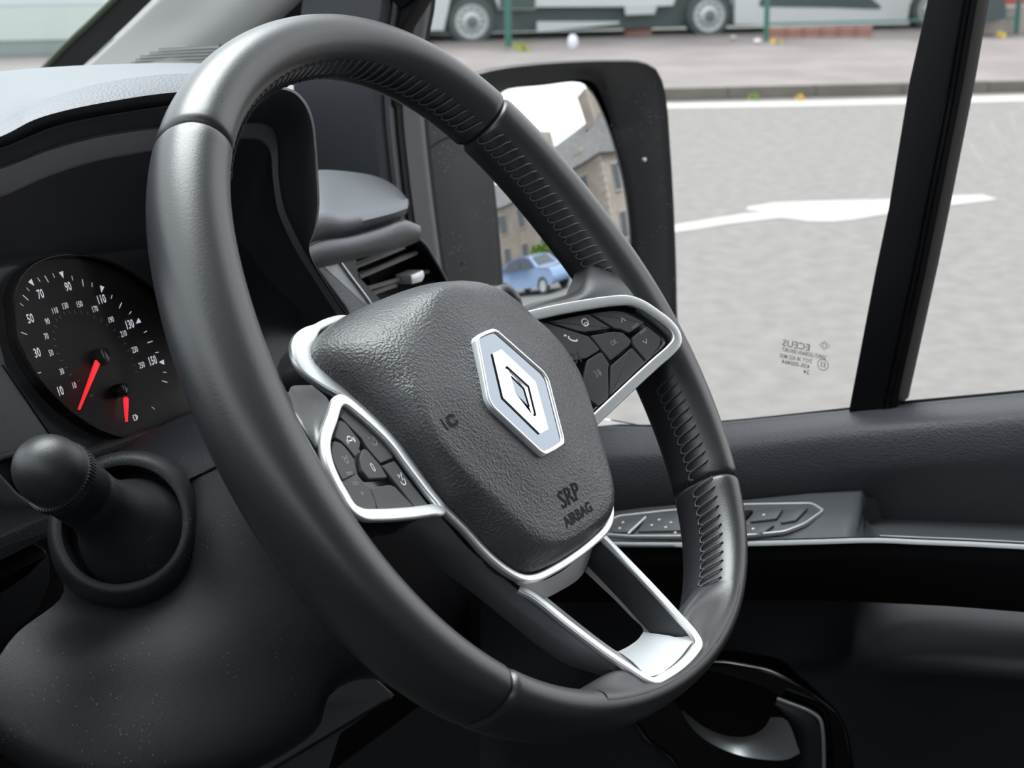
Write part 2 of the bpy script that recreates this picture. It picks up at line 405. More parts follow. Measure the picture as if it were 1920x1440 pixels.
# raised diamond: faceted frame with overlapping inner facets
def dia(w, t, b, fl): return sym([(0, t), (fl, t), (w, (t + b) / 2), (fl, b), (0, b)])
d_o = [(-4.2, 1.5), (4.2, 1.5), (15.6, -21), (4.2, -45.5), (-4.2, -45.5), (-15.6, -21)]
d_i = [(-1, -7.5), (1, -7.5), (8.6, -21.5), (1, -36.5), (-1, -36.5), (-8.6, -21.5)]
def mm(l): return [(a / 1000, b / 1000) for a, b in l]
DO, DI = mm(d_o), mm(d_i)
DM_ = mm([((a[0] * .52 + b[0] * .48), (a[1] * .52 + b[1] * .48)) for a, b in zip(d_o, d_i)])
mb = MB(); rows = [[FE.w(u, v, h) for u, v in L] for L, h in ((DO, -.0014), (DO, -.0004), (DM_, 0), (DI, -.0003), (DI, -.0016))]
mb.grid(rows, True)
mb.build('badge_diamond', MT['mirrorc'], EM, sharp=5, smooth=False)
ib = MB(); di2 = mm([(-.4, -13), (.4, -13), (4.4, -21.5), (.4, -31), (-.4, -31), (-4.4, -21.5)])
ib.grid([[FE.w(u, v, h) for u, v in L] for L, h in ((mm([(a * .92, (b + 21.5) * .92 - 21.5) for a, b in d_i]), -.0011), (di2, -.0006), (di2, -.0016))], True)
ib.build('badge_core', MT['mirrorc'], EM, sharp=5, smooth=False)
# ---- chrome surround of the airbag cover
RO = [(p[0] * 1.03, (p[1] - CY) * 1.03 + CY, p[2] - .0015) if p[1] < .05 or abs(p[0]) > .05 else ((p[0], p[1] - .004, p[2] - .009) if abs(p[0]) < .03 else (p[0] * 1.01, (p[1] - CY) * (1.0 if p[0] > -.05 else 1.02) + CY, p[2] - (.004 if p[0] > -.05 else .002))) for p in PAD3]
_k = [i for i, p in enumerate(PAD3) if not (p[1] > .05 and -.015 < p[0] < .03) and not (p[0] > 0 and p[1] > .02)]
_k.sort(key=lambda i: (i - 2) % len(PAD3)); rpath = [FW.w(q.x, q.y, q.z) for q in cr([RO[i] for i in _k], 160)]
def rsec(wd, ht, k=3):
    r = ht * .3; pts = []
    for cx, cy, a0 in ((wd / 2 - r, ht / 2 - r, 0), (-wd / 2 + r, ht / 2 - r, 90), (-wd / 2 + r, -ht / 2 + r, 180), (wd / 2 - r, -ht / 2 + r, 270)):
        for j in range(k + 1):
            a = math.radians(a0 + 90 * j / k); pts.append((cx + r * math.cos(a), cy + r * math.sin(a)))
    return pts
def shoulder(i):
    p = rpath[i]; u = p.dot(WU); v = (p).dot(WV)
    wd = .0046 + .010 * max(0, 1 - ((abs(u) - .078) ** 2 + (v - .040) ** 2) / .0006)
    return rsec(wd, .0042)
HR = MB().sweep(rpath, shoulder, WN).build('hub_trim', MT['chrome'], SW, sharp=60); HR['label'] = 'satin chrome surround of the airbag cover'
# dark body under the cover and spokes
rows = [[FW.w((p[0] - 0) * k, (p[1] - CY) * k + CY, p[2] + dz) for p in RO] for k, dz in ((1.0, -.002), (1.0, -.02), (.85, -.03), (.4, -.04))]
rows = [cr(r, 80, True) for r in rows]
MB().grid(rows, True).build('hub_body', MT['plastic'], SW)
# ---- button pods
RP = [(985, 595), (1047, 581), (1097, 572), (1147, 565), (1177, 564), (1202, 572), (1230, 590), (1253, 608), (1266, 625), (1268, 640), (1258, 655), (1230, 680), (1197, 710), (1163, 742), (1130, 773), (1110, 792)]
LP = [(643, 752), (632, 755), (621, 785), (609, 821), (608, 841), (614, 870), (627, 901), (641, 926), (658, 953), (677, 965), (706, 967), (760, 964), (806, 958), (826, 955)]
LPin = [(824, 955), (797, 917), (760, 868), (733, 832), (706, 804), (670, 772), (643, 752)]
def path_on(fr, pts, n, h=0, closed=False): return cr([fr.px(p, h) for p in pts], n, closed)
def pod(fr, ring_px, poly_px, name):
    base = MB().plate(fr, rnd(fr.tr(poly_px), .004), -.024, -.0032, .001).build(name, MT['gblack'], SW)
    return base
podR = pod(FR, RP, RP + [(1090, 700), (1060, 640)], 'button_pod'); podL = pod(FL, LP, LP[:-1] + LPin[:-1], 'button_pod')
podR['label'] = 'right-hand button pod'; podL['label'] = 'left-hand button pod'
mbp = MB().sweep(path_on(FR, RP, 90), rsec(.0062, .0034), FR.N); mbp.build('pod_trim', MT['chrome'], podR, sharp=60)
mbp = MB().sweep(path_on(FL, LP + LPin[1:-1], 120, 0, True), rsec(.0058, .0034), FL.N, closed=True); mbp.build('pod_trim', MT['chrome'], podL, sharp=60)
BR_ = [[(1027, 603), (1103, 588), (1147, 616), (1120, 620), (1095, 623), (1080, 620)],
       [(1107, 587), (1152, 582), (1172, 585), (1210, 605), (1180, 625), (1165, 618), (1152, 616)],
       [(1213, 611), (1240, 633), (1238, 648), (1212, 677), (1188, 648), (1186, 632)],
       [(1107, 629), (1152, 621), (1168, 623), (1184, 638), (1182, 647), (1145, 677), (1127, 655)],
       [(1010, 601), (1028, 606), (1094, 627), (1104, 630), (1126, 656), (1100, 672), (1060, 680)],
       [(1101, 675), (1128, 659), (1143, 682), (1141, 690), (1142, 745), (1123, 762), (1090, 740)],
       [(1146, 685), (1185, 651), (1211, 680), (1144, 743)]]
BL_ = [[(646, 763), (656, 769), (695, 799), (721, 827), (739, 858), (714, 869), (688, 839), (679, 823), (638, 782)],
       [(637, 786), (648, 792), (676, 827), (676, 838), (667, 858), (652, 839), (640, 827), (628, 820)],
       [(626, 825), (640, 830), (652, 843), (665, 861), (667, 877), (670, 888), (643, 901), (632, 880), (624, 860), (622, 845)],
       [(644, 907), (672, 894), (683, 908), (694, 914), (704, 940), (707, 956), (680, 955), (660, 940)],
       [(697, 913), (731, 908), (741, 912), (775, 948), (773, 952), (709, 957)],
       [(681, 841), (687, 841), (713, 871), (728, 896), (692, 898), (680, 883), (675, 858)],
       [(716, 873), (740, 863), (776, 913), (804, 947), (779, 952), (735, 897)]]
BOBJ = []
for fr, L, par in ((FR, BR_, podR), (FL, BL_, podL)):
    for q in L:
        poly = fr.tr(q, -.0012)
        if area(poly) < 0: poly = poly[::-1]
        poly = rnd(inset(poly, .00012), .0012, 3)
        BOBJ.append(MB().plate(fr, poly, -.004, -.0012, .0005).build('button', MT['button'], par, sharp=18))
# ---- printed and engraved marks
def stroke_mesh(fr, pls, wd, h, thick=.00012):
    mb = MB()
    for pl_, closed in pls:
        pts = [Vector((*p, 0)) for p in pl_]; n = len(pts)
        L = []; Rr = []
        for i in range(n):
            a = pts[i - 1] if (i or closed) else pts[i]; b = pts[(i + 1) % n] if (i < n - 1 or closed) else pts[i]
            d = (b - a); d = d.normalized() if d.length > 0 else Vector((1, 0, 0)); nn = Vector((-d.y, d.x, 0)) * wd / 2
            L.append(pts[i] + nn); Rr.append(pts[i] - nn)
        mb.grid([[fr.w(q.x, q.y, h) for q in L], [fr.w(q.x, q.y, h) for q in Rr]], closed)
    return mb
def circ(cx, cy, r, a0=0, a1=360, n=16):
    return [(cx + r * math.cos(math.radians(a0 + (a1 - a0) * i / n)), cy + r * math.sin(math.radians(a0 + (a1 - a0) * i / n))) for i in range(n + (0 if a1 - a0 == 360 else 1))]
def mark(name, fr, at, h, pls, wd, m, par, s=.001, rot=0):
    u0, v0 = fr.uv(at, h) if at[0] > 2 else at; c, sn = math.cos(math.radians(rot)), math.sin(math.radians(rot))
    pls = [([(u0 + s * (x * c - y * sn), v0 + s * (x * sn + y * c)) for x, y in p], cl) for p, cl in pls]
    return stroke_mesh(fr, pls, wd, h).build(name, m, par, fix=False)
hb = -.0011
W_ = MT['white']; G_ = MT['grey']
mark('icon', FR, (1098, 606), hb, [(circ(0, .6, 2.1, 20, 160), False), ([(-2.4, 1), (-1.6, -1.2), (1.6, -1.2), (2.4, 1)], False), ([(-1, -1.6), (1, -1.6), (1, .2), (-1, .2)], True)], .0006, W_, BOBJ[0])
mark('icon', FR, (1168, 600), hb, [([(-1.5, -1), (0, 1.4), (1.5, -1)], False)], .0004, W_, BOBJ[1])
mark('tactile_bar', FR, (1191, 610), hb, [([(-3, -.4), (3, .6)], False), ([(-3, -1.3), (3, -.3)], False)], .0003, G_, BOBJ[1], rot=-4)
mark('icon', FR, (1210, 640), hb, [([(-1.5, 1), (0, -1.4), (1.5, 1)], False)], .0004, W_, BOBJ[2])
mark('tactile_bar', FR, (1205, 620), hb, [([(-3, -.4), (3, .6)], False), ([(-3, -1.3), (3, -.3)], False)], .0003, G_, BOBJ[2], rot=-4)
mark('icon', FR, (1074, 636), hb, [([(-2.2, 2), (-1.4, .2), (.2, -1.2), (2, -2)], False), ([(-2.2, 2), (-1.2, 2.4)], False), ([(2, -2), (2.4, -1)], False)], .0009, W_, BOBJ[4])
mark('icon', FR, (1063, 632), hb, [([(-1.4, 1), (-.4, 1.6), (.2, .6)], False)], .0008, W_, BOBJ[4])
mark('icon', FR, (1120, 700), hb, [([(-2, 2), (-.6, 1), (-.9, -1), (-1.6, -2)], False), (circ(-.5, 0, 1.6, -50, 50), False), (circ(-.5, 0, 2.7, -50, 50), False)], .0005, G_, BOBJ[5])
mark('icon', FL, (656, 824), hb, [([(-1.8, .6), (-1, 1.5), (1, 1.5), (1.8, .6), (1.8, -.6), (-1.8, -.6)], True), ([(-3, -1.6), (-3, .5)], False), ([(3, -2.2), (3, .6)], False), ([(3.8, -1.6), (3.8, .2)], False)], .0006, W_, BOBJ[8])
mark('icon', FL, (700, 826), hb, [(circ(0, 0, 2.4, 200, 430), False), ([(0, 0), (1.4, 1.2)], False), ([(-3, 2.4), (-2, 1.4)], False)], .0005, G_, BOBJ[7])
mark('icon', FL, (649, 862), hb, [(circ(0, -.3, 1.3, 0, 360, 12), True), ([(-2.2, 1.4), (-1, 2)], False), ([(2.4, 1.8), (1.4, .9)], False)], .0005, G_, BOBJ[9])
mark('tactile_bar', FL, (655, 886), hb, [([(-2.6, 0), (2.6, .2)], False), ([(-2.6, -.9), (2.6, -.7)], False)], .0003, G_, BOBJ[9], rot=-10)
mark('tactile_bar', FL, (666, 905), hb, [([(-2.6, 0), (2.6, .2)], False), ([(-2.6, -.9), (2.6, -.7)], False)], .0003, G_, BOBJ[10], rot=-10)
mark('icon', FL, (679, 925), hb, [([(-1.4, 0), (1.4, 0)], False), ([(0, -1.2), (0, 1.2)], False)], .00035, G_, BOBJ[10])
mark('icon', FL, (699, 876), hb, [([(-.9, -1.4), (-.9, 1.4), (0, 2), (.9, 1.4), (.9, -1.4), (0, -2)], True)], .0005, W_, BOBJ[12])
mark('icon', FL, (753, 898), hb, [(circ(0, -.8, 2.2, 180, 380), False), ([(-1.4, 1), (-1.4, 2.6), (.2, 1.8)], True), ([(1, 1), (2.6, 2.8)], False), ([(0, -.8), (1, .6)], False)], .0006, W_, BOBJ[13])
def hit(px, py):
    loc, nor, idx, d = padb.ray_cast(CAM, ray(px, py).normalized()); return loc, nor
def text_mesh(s, size, bold=0, mirror=False, sx=1):
    cu = bpy.data.curves.new('t', 'FONT'); cu.body = s; cu.size = size; cu.align_x = 'CENTER'; cu.align_y = 'CENTER'; cu.offset = bold; cu.resolution_u = 2
    ob = bpy.data.objects.new('t', cu); COL.objects.link(ob); dg = bpy.context.evaluated_depsgraph_get(); me = bpy.data.meshes.new_from_object(ob.evaluated_get(dg))
    vs = [(v.co.x * sx * (-1 if mirror else 1), v.co.y) for v in me.vertices]; fs = [tuple(p.vertices) for p in me.polygons]
    bpy.data.objects.remove(ob); bpy.data.curves.remove(cu); bpy.data.meshes.remove(me); return vs, fs
def drape(p):
    loc, nor, i, d = padb.ray_cast(p + WN * .01, -WN)
    return loc + WN * .00022 if loc is not None else p
def text_at(name, s, size, fr, uv, h, m, par, rot=0, bold=0, mirror=False, sx=1, shear=0):
    vs, fs = text_mesh(s, size, bold, mirror, sx); c, sn = math.cos(math.radians(rot)), math.sin(math.radians(rot))
    P_ = [fr.w(uv[0] + (x + shear * y) * c - y * sn, uv[1] + (x + shear * y) * sn + y * c, h) for x, y in vs]
    if par is PAD: P_ = [drape(p) for p in P_]
    mb = MB().add(P_, fs)
    return mb.build(name, m, par, fix=False, smooth=False)
text_at('lettering', 'OK', .0042, FR, FR.uv((1151, 642), hb), hb, G_, BOBJ[3], sx=.8)
def pad_frame(px, py):
    loc, nor = hit(px, py)
    if loc is None: loc, nor = FW.px((px, py), .0), WN.copy()
    if nor.dot(WN) < 0: nor = -nor
    U = (WU - nor * WU.dot(nor)).normalized(); return Fr(loc + nor * .00025, U, nor.cross(U))
f = pad_frame(1074, 945); text_at('embossed_text', 'SRP', .0125, f, (0, 0.0045), .0006, MT['engr'], PAD, bold=.0002); text_at('embossed_text', 'AIRBAG', .0078, f, (0, -.006), .0006, MT['engr'], PAD, bold=.0002)
for (a, b), dr in (((842, 791), 1), ((1077, 672), -1)):
    f = pad_frame(a, b)
    stroke_mesh(f, [(circ(.002 * dr, 0, .0026, 20, 340), False), ([(-.0045 * dr, .0032), (-.0035 * dr, -.0034)], False)], .0014, .0003).build('horn_symbol', MT['engr'], PAD, fix=False)
# ---- lower spoke
SO = [(972, 1105), (1000, 1120), (1067, 1173), (1133, 1223), (1190, 1261), (1212, 1275), (1226, 1279), (1242, 1272), (1275, 1250), (1302, 1222), (1309, 1207), (1300, 1189), (1267, 1152), (1220, 1101), (1167, 1046), (1128, 1006)]
pth = path_on(FD, SO, 90)
SPK = MB().sweep(pth, rsec(.0046, .0032), FD.N).build('lower_spoke_trim', MT['chrome'], SW, sharp=60)
uo = FD.tr(SO); n_ = 60
outl = [FD.w(q.x, q.y, -.0004) for q in cr([(u, v, 0) for u, v in uo], n_)]
OPx = [(1016, 1113), (1030, 1124), (1090, 1172), (1140, 1210), (1160, 1222), (1178, 1212), (1196, 1199), (1206, 1187), (1204, 1176), (1185, 1158), (1150, 1122), (1120, 1094), (1097, 1072)]
opn = cr([FD.px(p, -.022) for p in OPx], n_)
midr = [a.lerp(b, .5) for a, b in zip(outl, opn)]
MB().grid([outl, midr, opn]).build('spoke_inner_face', MT['satin'], SW, sharp=50)['label'] = 'brushed silver inner faces of the lower spoke'
# bright flat at the foot of the spoke
ft = [(1160, 1222), (1178, 1212), (1196, 1199), (1206, 1187), (1204, 1178), (1230, 1182), (1290, 1196), (1292, 1207), (1262, 1240), (1234, 1262), (1222, 1262), (1200, 1248)]
mb = MB(); inn = [FD.px(p, -.020) for p in [(1160, 1221), (1178, 1212), (1196, 1199), (1206, 1185)]]; ou = [FD.px(p, -.0016) for p in [(1212, 1268), (1232, 1266), (1268, 1240), (1298, 1203)]]
mb.grid([cr(inn, 12), cr([a.lerp(b, .5) + FD.N * .001 for a, b in zip(inn, ou)], 12), cr(ou, 12)]).build('spoke_foot', MT['satin2'], SW)
# outer side faces of the spoke (dark satin)
def side_wall(pts, fr, h0, drop, shiftpx, m, name, n=30):
    a = cr([fr.px(p, h0) for p in pts], n); b = [p - WN * drop for p in a]
    return a, b
lw = [(815, 958), (840, 985), (880, 1030), (925, 1068), (972, 1107), (1067, 1176), (1133, 1226), (1190, 1263), (1222, 1280)]
lo = [(690, 984), (760, 1015), (830, 1070), (890, 1115), (945, 1160), (1010, 1212), (1060, 1245), (1110, 1262), (1180, 1283)]
ra = cr([FW.px(p, h) for p, h in zip(lw, (-.014, -.016, -.018, -.02, -.0195, -.012, -.004, .001, .004))], 40); rb = cr([FW.px(p, h) for p, h in zip(lo, (-.03, -.034, -.036, -.036, -.034, -.03, -.024, -.016, -.004))], 40)
mid = [a.lerp(b, .5) + WN * .004 - WU * .003 for a, b in zip(ra, rb)]
MB().grid([ra, mid, rb, [p + Vector((.012, 0, 0)) - WN * .01 for p in rb]]).build('spoke_side', mat('satin_dark', (.13, .135, .15), .42, .4), SW, sharp=70)['label'] = 'dark satin side of the lower spoke'
lw = [(1128, 1010), (1167, 1050), (1220, 1105), (1267, 1156), (1303, 1192)]
ra = cr([FD.px(p, 0) for p in lw], 20); MB().grid([ra, [p - WN * .02 for p in ra]]).build('spoke_side', MT['plastic'], SW)
# silver lower lip of hub above the opening
a = cr([FW.px(p, -.017) for p in [(957, 1085), (998, 1093), (1040, 1079), (1082, 1048), (1115, 1010)]], 24); b = cr([FW.px(p, -.03) for p in [(1000, 1122), (1020, 1122), (1050, 1108), (1090, 1080), (1108, 1040)]], 24)
MB().grid([a, b]).build('hub_lip', MT['satin'], SW)
# ---- leather covers where the rim widens to meet the spokes
def blend(rim_a, rim_b, inner, fr_h, name, ph=90, n=30, bulge=.003):
    """surface between an arc of the rim crest and an inner traced line"""
    ths = [rim_a + (rim_b - rim_a) * i / (n - 1) for i in range(n)]
    r0 = [rim_point(t, math.radians(ph), -.001) for t in ths]
    r1 = cr(inner, n); mb = MB()
    rows = [[p - WN * .006 for p in r0]]
    for k in range(8):
        t = k / 7; rows.append([a.lerp(b, t) + WN * bulge * math.sin(math.pi * t) for a, b in zip(r0, r1)])
    rows.append([p - WN * .022 for p in r1])
    mb.grid(rows); return mb.build(name, MT['leather'], SW, sharp=75)
Tl = [FW.px(p, h) for p, h in (((975, 577), -.018), ((1000, 567), -.013), ((1030, 560), -.008), ((1060, 553), -.004), ((1084, 544), .0), ((1098, 520), .001), ((1112, 480), -.002))]
Cl = [FR.px(p, h) for p, h in (((980, 596), -.002), ((1020, 588), -.001), ((1050, 580), -.0005), ((1097, 571), 0), ((1147, 564), 0), ((1177, 563), -.001), ((1203, 571), -.002))]
Tl, Cl = cr(Tl, 34), cr(Cl, 34); rows = [[p - WN * .014 for p in Tl], [p - WN * .003 for p in Tl]]
for k in range(7):
    t = k / 6; rows.append([a.lerp(b, t) + WN * .0022 * math.sin(math.pi * min(1, t * 1.1)) for a, b in zip(Tl, Cl)])
rows.append([p - WN * .008 for p in Cl]); MB().grid(rows).build('spoke_cover', MT['leather'], SW, sharp=80)
# left wing between rim and left pod
wing = [[FW.px(p, h) for p, h in (((520, 690), -.012), ((545, 760), -.010), ((585, 840), -.008), ((630, 920), -.008), ((680, 1000), -.012))],
        [FW.px(p, h) for p, h in (((538, 735), -.016), ((560, 790), -.004), ((592, 845), .000), ((630, 915), -.001), ((676, 980), -.010))],
        [FW.px(p, h) for p, h in (((548, 724), -.022), ((585, 770), -.008), ((602, 835), .002), ((630, 908), .000), ((668, 967), -.004))],
        [FW.px(p, h) for p, h in (((585, 722), -.026), ((618, 755), -.010), ((612, 825), .001), ((632, 900), .001), ((690, 968), -.005))]]
loft(wing, 30, m=20).build('spoke_cover', MT['leather'], SW, sharp=80)
# bottom: leather pad round the foot of the spoke
A0_, A1_ = math.radians(-113), math.radians(-66); nB = 44
th_ = [A0_ + (A1_ - A0_) * i / (nB - 1) for i in range(nB)]
def rr_(ph): return [rim_point(t, math.radians(ph), .0004) for t in th_]
ce = [FD.px(p, -.0006) for p in ((1168, 1256), (1192, 1268), (1212, 1279), (1227, 1284), (1244, 1276), (1277, 1253), (1305, 1224), (1313, 1207), (1304, 1186), (1285, 1166))]
ce = cr([rim_point(A0_, math.radians(165), .0003)] + ce + [rim_point(A1_, math.radians(165), .0003)], nB)
r1_, r2_, r3_ = rr_(75), rr_(98), rr_(120); wgt = [math.sin(math.pi * i / (nB - 1)) ** .5 for i in range(nB)]
wgt = [x ** 2 for x in wgt]
rows = [[p - WN * .002 for p in r1_], r2_, [r.lerp(a.lerp(b, .55), w_) - WN * .0006 * w_ for r, a, b, w_ in zip(r3_, r2_, ce, wgt)], ce, [p - WN * .01 for p in ce]]
rs_ = [cr([r[i] for r in rows], 16) for i in range(nB)]
MB().grid(rs_).build('spoke_cover', MT['leather'], SW, sharp=80)
# ================================================================ DASHBOARD
DB = empty('dashboard', (0, .25, 0), 'dark grey grained dashboard behind the steering wheel', 'dashboard')
crest = [(-300, 205), (0, 150), (150, 132), (330, 122), (440, 122), (500, 142)]
fold = [(-300, 310), (0, 234), (60, 202), (150, 172), (250, 152), (340, 144), (450, 146), (508, 160)]
low = [(-300, 350), (0, 264), (60, 232), (120, 215), (200, 200), (300, 186), (450, 178), (502, 184)]
under = [(-300, 380), (0, 285), (100, 245), (200, 222), (300, 206), (450, 198), (498, 202)]
c3 = [PY(a, b, .33) for a, b in crest]
far = [CAM + (p - CAM) * 1.75 - Vector((0, 0, .05)) for p in c3]
rows = [far, [p + Vector((0, .06, -.002)) for p in c3], c3, PYs([(a, b * .55 + c[1] * .45) for (a, b), c in zip(fold, [(0, 215), (0, 160), (0, 152), (0, 146), (0, 138), (0, 128), (0, 124), (0, 150)])], .22), PYs(fold, .158), PYs([(a, (b + c[1]) / 2) for (a, b), c in zip(fold, low)], .150), PYs(low, .153), PYs(under, .17)]
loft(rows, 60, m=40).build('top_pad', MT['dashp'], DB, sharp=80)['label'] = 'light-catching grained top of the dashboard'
O = [(-300, 365), (0, 278), (100, 238), (200, 216), (300, 200), (420, 180), (500, 164), (548, 168), (574, 192), (588, 228), (594, 280), (597, 330), (599, 385), (592, 430), (580, 470), (606, 523), (654, 595)]
I1 = [(-300, 405), (0, 312), (90, 278), (180, 254), (280, 239), (380, 232), (455, 229), (492, 229), (513, 243), (520, 262), (522, 290), (523, 330), (532, 385), (548, 425), (572, 472), (602, 520), (650, 592)]
I2 = [(-300, 465), (0, 370), (85, 333), (175, 304), (280, 284), (380, 268), (455, 261), (484, 264), (500, 276), (507, 292), (509, 312), (512, 348), (520, 395), (536, 434), (562, 483), (592, 530), (636, 598)]
C1 = [(-300, 570), (0, 498), (70, 489), (160, 477), (280, 466), (340, 455), (390, 448), (415, 446), (435, 448), (448, 456), (456, 468), (466, 490), (476, 515), (490, 545), (510, 580), (540, 620), (600, 680)]
def crk(P, k=6):
    res = []
    for i in range(len(P) - 1):
        a, b, c, d = P[max(0, i - 1)], P[i], P[i + 1], P[min(len(P) - 1, i + 2)]
        m1 = (c - a) * .5; m2 = (d - b) * .5; L_ = (c - b).length; m1 = m1.normalized() * min(m1.length, L_); m2 = m2.normalized() * min(m2.length, L_)
        for j in range(k):
            t = j / k; res.append((2 * t ** 3 - 3 * t * t + 1) * b + (t ** 3 - 2 * t * t + t) * m1 + (-2 * t ** 3 + 3 * t * t) * c + (t ** 3 - t * t) * m2)
    return res + [P[-1]]
def mix(A, Bq, t): return [(a[0] * (1 - t) + b[0] * t, a[1] * (1 - t) + b[1] * t) for a, b in zip(A, Bq)]
rows = [[CAM + (p - CAM) * 1.10 for p in PYs(O, .155)], PYs(O, .155), PYs(mix(O, I1, .06), .1545), PYs(mix(O, I1, .14), .1565), PYs(mix(O, I1, .6), .178), PYs(I1, .192)]
MB().grid([crk(r) for r in rows]).build('instrument_hood', MT['hood'], DB, sharp=70)
MB().grid([crk(r) for r in (PYs(I1, .1922), PYs(mix(I1, I2, .1), .190), PYs(mix(I1, I2, .9), .192), PYs(I2, .197))]).build('hood_lip', MT['hlip'], DB, sharp=60)
MB().grid([crk(r) for r in (PYs(I2, .197), PYs(mix(I2, C1, .1), .205), PYs(mix(I2, C1, .6), .235), PYs(C1, .25))]).build('hood_lining', MT['hood'], DB, sharp=60)
def lathe(mb, o, ax, prof, k=40, mi=0):
    a = Vector((0, 0, 1)); sd = ax.cross(a).normalized(); u = sd.cross(ax)
    mb.grid([[o + ax * z + (sd * math.cos(2 * math.pi * j / k) + u * math.sin(2 * math.pi * j / k)) * r for j in range(k)] for z, r in prof], True, False, mi); return mb
# ---- right-hand shelf block, vent and trim strip
back = [(560, 330), (594, 321), (650, 323), (707, 333), (745, 352), (767, 374)]
front = [(560, 418), (612, 404), (640, 410), (690, 404), (735, 394), (765, 385)]
frontl = [(560, 445), (600, 425), (640, 424), (690, 416), (735, 406), (764, 397)]
bot = [(560, 470), (594, 452), (650, 440), (700, 424), (740, 412), (760, 402)]
loft([[p + Vector((0, 0, -.03)) for p in PYs(back, .40)], PYs(back, .38), PYs([(a, b + 12) for a, b in back], .36), PYs([(a, b - 12) for a, b in front], .30), PYs(front, .287), PYs(frontl, .284), PYs(bot, .292)], 30, m=30).build('shelf_block', MT['shelf'], DB, sharp=80)
l0 = [(540, 480), (594, 452), (650, 442), (700, 426), (750, 410), (780, 420)]
l1 = [(540, 490), (594, 462), (660, 450), (720, 434), (760, 420), (789, 428)]
l2 = [(540, 500), (600, 480), (660, 470), (720, 455), (765, 442), (789, 440)]
l3 = [(540, 512), (610, 500), (668, 486), (720, 474), (770, 459), (785, 452)]
loft([PYs(l0, .30), PYs(l1, .278), PYs(l2, .276), PYs(l3, .288)], 30, m=16).build('vent_lip', MT['shelf'], DB, sharp=80)
FV = Fr(PY(740, 520, .292), (1, 0, 0), (0, .1, 1))
gp = rnd(FV.tr([(540, 440), (630, 480), (668, 484), (671, 518), (712, 560), (730, 600), (690, 620), (640, 560), (600, 520)], 0), .003)
MB().plate(FV, gp, -.02, .0).build('vent_surround', MT['armr'], DB)
op = rnd(FV.tr([(660, 480), (792, 447), (842, 538), (850, 600), (700, 600), (664, 520)], -.03), .004)
MB().plate(FV, op, -.05, -.03).build('vent_cavity', MT['black'], DB)
edge = [FV.px(p, .003) for p in [(783, 446), (797, 458), (815, 487), (830, 513), (843, 540)]]
MB().tube(cr(edge, 14), .0011, 6).build('vent_edge', MT['dashp'], DB)
MB().grid([cr([p + Vector((.001, 0, 0)) for p in edge], 14), cr([p + Vector((.02, .04, 0)) for p in edge], 14), cr([p + Vector((.03, .10, -.02)) for p in edge], 14)]).build('vent_side', MT['plastic'], DB)
VT = MB().plate(FV, rnd(FV.tr([(672, 488), (784, 458), (834, 540), (720, 575)], -.022), .003), -.026, -.022).build('air_vent', MT['black'], DB)
for (a, b), (c, d) in (((676, 519), (784, 473)), ((690, 541), (806, 508)), ((702, 549), (745, 534)), ((668, 500), (760, 463))):
    p, q = FV.px((a, b), -.006), FV.px((c, d), -.006); dn = Vector((0, .018, -.004)); up = Vector((0, 0, .0016))
    MB().grid([[p - up, q - up], [p, q], [p + up + dn * .1, q + up + dn * .1], [p + dn, q + dn], [p + dn - up * 2, q + dn - up * 2]], False, True).build('slat', MT['trimw'], VT, sharp=30)
tb = rnd(FV.tr([(768, 516), (792, 506), (795, 517), (790, 528), (771, 533)], .002), .001)
MB().plate(FV, tb, -.012, .003, .001).build('vent_tab', MT['satin2'], VT)['label'] = 'silver vent tab'
ts = FV.tr([(558, 456), (607, 458), (627, 478), (694, 567), (705, 590), (660, 600), (651, 578), (594, 500), (570, 478)], .004)
MB().plate(FV, rnd(ts, .002), -.006, .004, .0012).build('trim_strip', MT['brushed'], DB)['label'] = 'brushed dark metal trim strip'
MB().tube(cr([FV.px(p, .0045) for p in [(606, 459), (626, 477), (660, 522), (694, 568), (703, 585)]], 20), .0011, 6).build('trim_edge', MT['chrome'], DB)['label'] = 'thin chrome edge of the trim strip'
MB().plate(FV, FV.tr([(540, 450), (575, 470), (655, 590), (640, 600), (560, 500)], .001), -.03, .001).build('trim_backing', MT['black'], DB)
# centre fill of the dashboard behind the wheel and cluster
MB().plate(Fr((0, .30, 0), (1, 0, 0), (0, 0, 1)), [(-.45, -.45), (.46, -.45), (.46, -.12), (.30, -.06), (.22, -.01), (-.45, .02)], -.02, 0, .004).build('lower_fascia', MT['black'], DB)
# lower left of the cluster: ledge, switch surround, pocket cover
r1 = [(420, 740), (347, 769), (204, 813), (100, 848), (0, 862), (-250, 900)]; r2 = [(420, 752), (352, 783), (175, 849), (90, 872), (0, 890), (-250, 930)]; r3 = [(420, 757), (356, 789), (180, 858), (90, 884), (0, 902), (-250, 945)]
MB().grid([cr(PYs(r1, .235), 30), cr(PYs([(a, b + 3) for a, b in r1], .229), 30), cr(PYs(r2, .205), 30), cr(PYs(r3, .207), 30), cr([p + Vector((0, .05, -.02)) for p in PYs(r3, .21)], 30)]).build('cluster_ledge', MT['shelf'], DB, sharp=50)
FS = Fr(PY(30, 900, .19), (1, 0, 0), (0, .3, 1))
so = [(-120, 872), (0, 846), (48, 838), (70, 850), (66, 900), (74, 942), (58, 953), (32, 936), (6, 900), (-40, 860 + 30), (-120, 920)]
mb = MB(); ring(mb, FS, rnd(FS.tr([(-30, 874), (0, 850), (48, 838), (70, 852), (64, 900), (74, 942), (58, 953), (30, 936), (2, 905)]), .003), .0035, -.02, 0, .001)
mb.build('switch_surround', MT['armr'], DB, sharp=50)
